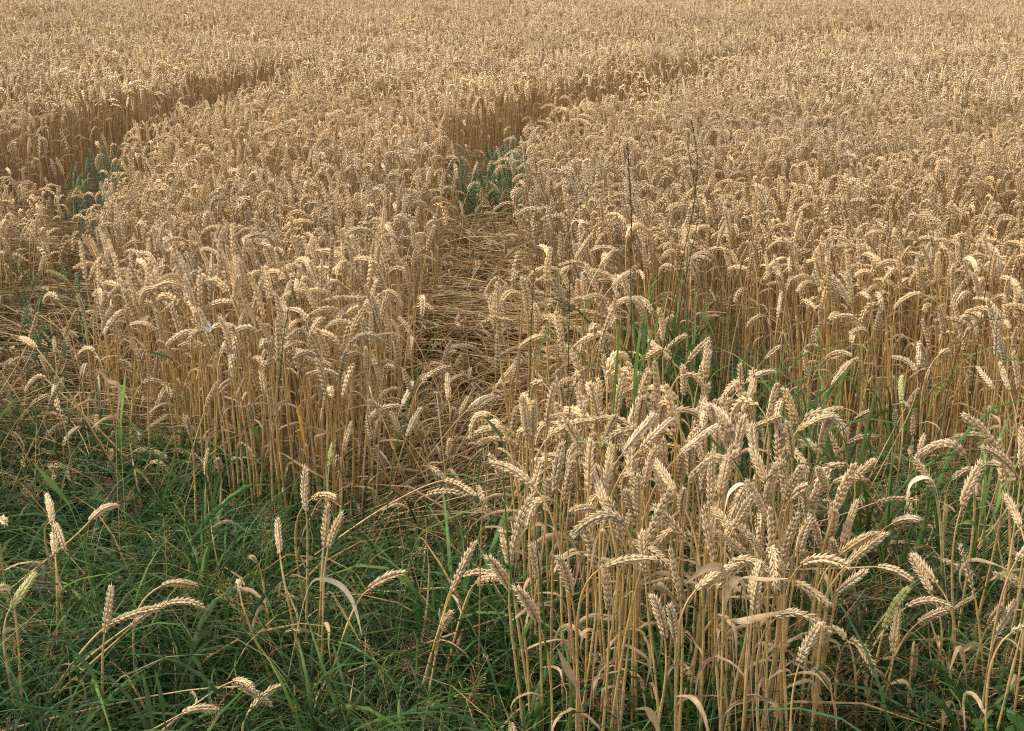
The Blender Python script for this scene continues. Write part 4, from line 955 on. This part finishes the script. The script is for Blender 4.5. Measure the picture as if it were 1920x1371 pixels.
# ------------------------------------------------------------------ butterflies
def plain(name, c, rough=.6):
    m = bpy.data.materials.new(name); m.use_nodes = True; N = m.node_tree.nodes; b = N["Principled BSDF"]; b.inputs["Roughness"].default_value = rough
    no = N.new("ShaderNodeTexNoise"); no.inputs["Scale"].default_value = 400; r = N.new("ShaderNodeValToRGB"); r.color_ramp.elements[0].color = (*[x*.85 for x in c], 1); r.color_ramp.elements[1].color = (*c, 1)
    g = N.new("ShaderNodeNewGeometry"); m.node_tree.links.new(g.outputs["Position"], no.inputs["Vector"]); m.node_tree.links.new(no.outputs[0], r.inputs[0]); m.node_tree.links.new(r.outputs[0], b.inputs["Base Color"]); return m
M_WH = plain("white_wing", (.62, .62, .57)); M_BK = plain("dark_body", (.03, .025, .02))
def butterfly(label, loc, s, spots, ang):
    t = thing("butterfly", loc, label, "butterfly"); t.rotation_euler = ang
    m = MB(); P = np.array([[0, y, 0] for y in np.linspace(-.009, .009, 7)])*s; tube(m, P, np.array([.0002, .0009, .0011, .0012, .0014, .0010, .0003])*s, np.zeros(3), 6, 0)
    for e in (-1, 1): tube(m, np.array([[0, .008, 0], [.002*e, .012, .002], [.004*e, .016, .003]])*s, .00018*s, np.zeros(3), 3, 0)
    link("body", m.mesh("body", [M_BK]), t)
    for e in (-1, 1):
        for (pts_) in ([(0, .004), (.006, .012), (.016, .017), (.021, .015), (.019, .007), (.010, .001), (0, .000)], [(0, 0), (.010, .001), (.016, -.002), (.016, -.009), (.009, -.014), (.003, -.010), (0, -.004)]):
            up = .75; V = []; 
            for zz in (0, .0003): V += [[e*x*math.cos(up)*s, y*s, (x*math.sin(up)+zz)*s] for x, y in pts_]
            n_ = len(pts_); T_ = [[0, i, i+1] for i in range(1, n_-1)]+[[n_, n_+i+1, n_+i] for i in range(1, n_-1)]; Q_ = [[i, (i+1) % n_, n_+(i+1) % n_, n_+i] for i in range(n_)]
            b = MB(); b.add(V, np.ones(3), Q_, T_, m=0)
            for q in range(spots):
                k = R.randrange(1, n_-1); x, y = pts_[k]; x *= R.uniform(.5, .85); y = y*R.uniform(.5, .85); rr = .0016
                D_ = [[e*(x+rr*math.cos(a_))*math.cos(up)*s, (y+rr*math.sin(a_))*s, ((x+rr*math.cos(a_))*math.sin(up)+.0007)*s] for a_ in np.arange(6)*math.pi/3]
                b.add(D_, np.zeros(3), [[0, 1, 2, 3], [0, 3, 4, 5]], None, m=1)
            link("wing", b.mesh("wing", [M_WH, M_BK], smooth=False), t)
butterfly("small white butterfly on the ears at the upper left of the field", at_y(242, 157, 9.3), .95, 0, (.5, .2, .6))
butterfly("black and white spotted butterfly sitting in the left stand's front", at_y(395, 616, 3.75), .85, 5, (.9, .3, -.5))

# ------------------------------------------------------------------ dark hedge beyond the field's far left corner
def hedge():
    p0 = at_y(-500, 4, 33.0); p1 = at_y(100, 4, 33.0); rs = RS; t = thing("hedge", (p0[0]+1, 35.2, 0), "dark hedge beyond the far left corner of the field", "hedge"); off = np.array([p0[0]+1, 35.2, 0])
    L_ = p1[0]-p0[0]; n = 9000; c = np.c_[rs.uniform(p0[0]-2, p1[0], n), 35.2+rs.normal(0, .5, n), rs.uniform(0, 1, n)**.8*(1.5+.4*np.sin(rs.uniform(0, 6, n)))]
    d = nrm(rs.normal(0, 1, (n, 3))); e = nrm(np.cross(d, rs.normal(0, 1, (n, 3)))); s = rs.uniform(.04, .09, (n, 1)); V = np.stack([c-d*s, c+e*s*.5, c+d*s, c-e*s*.5], 1).reshape(-1, 3)
    m = MB(); m.add(V, np.tile(np.array([.03, .05, .02]), (4*n, 1))*rs.uniform(.6, 1.4, (4*n, 1)), np.arange(4*n).reshape(-1, 4), m=3); link("foliage", m.mesh("foliage", smooth=False, offset=off), t)
    m = MB()
    for k in range(14):
        x = rs.uniform(p0[0]-2, p1[0]); tube(m, np.array([[x, 35.2, 0], [x+.1, 35.1, .7], [x+rs.normal(0, .2), 35.2, 1.5]]), np.array([.05, .035, .01]), DK, 6, 1)
    link("stems", m.mesh("stems", offset=off), t)
hedge()
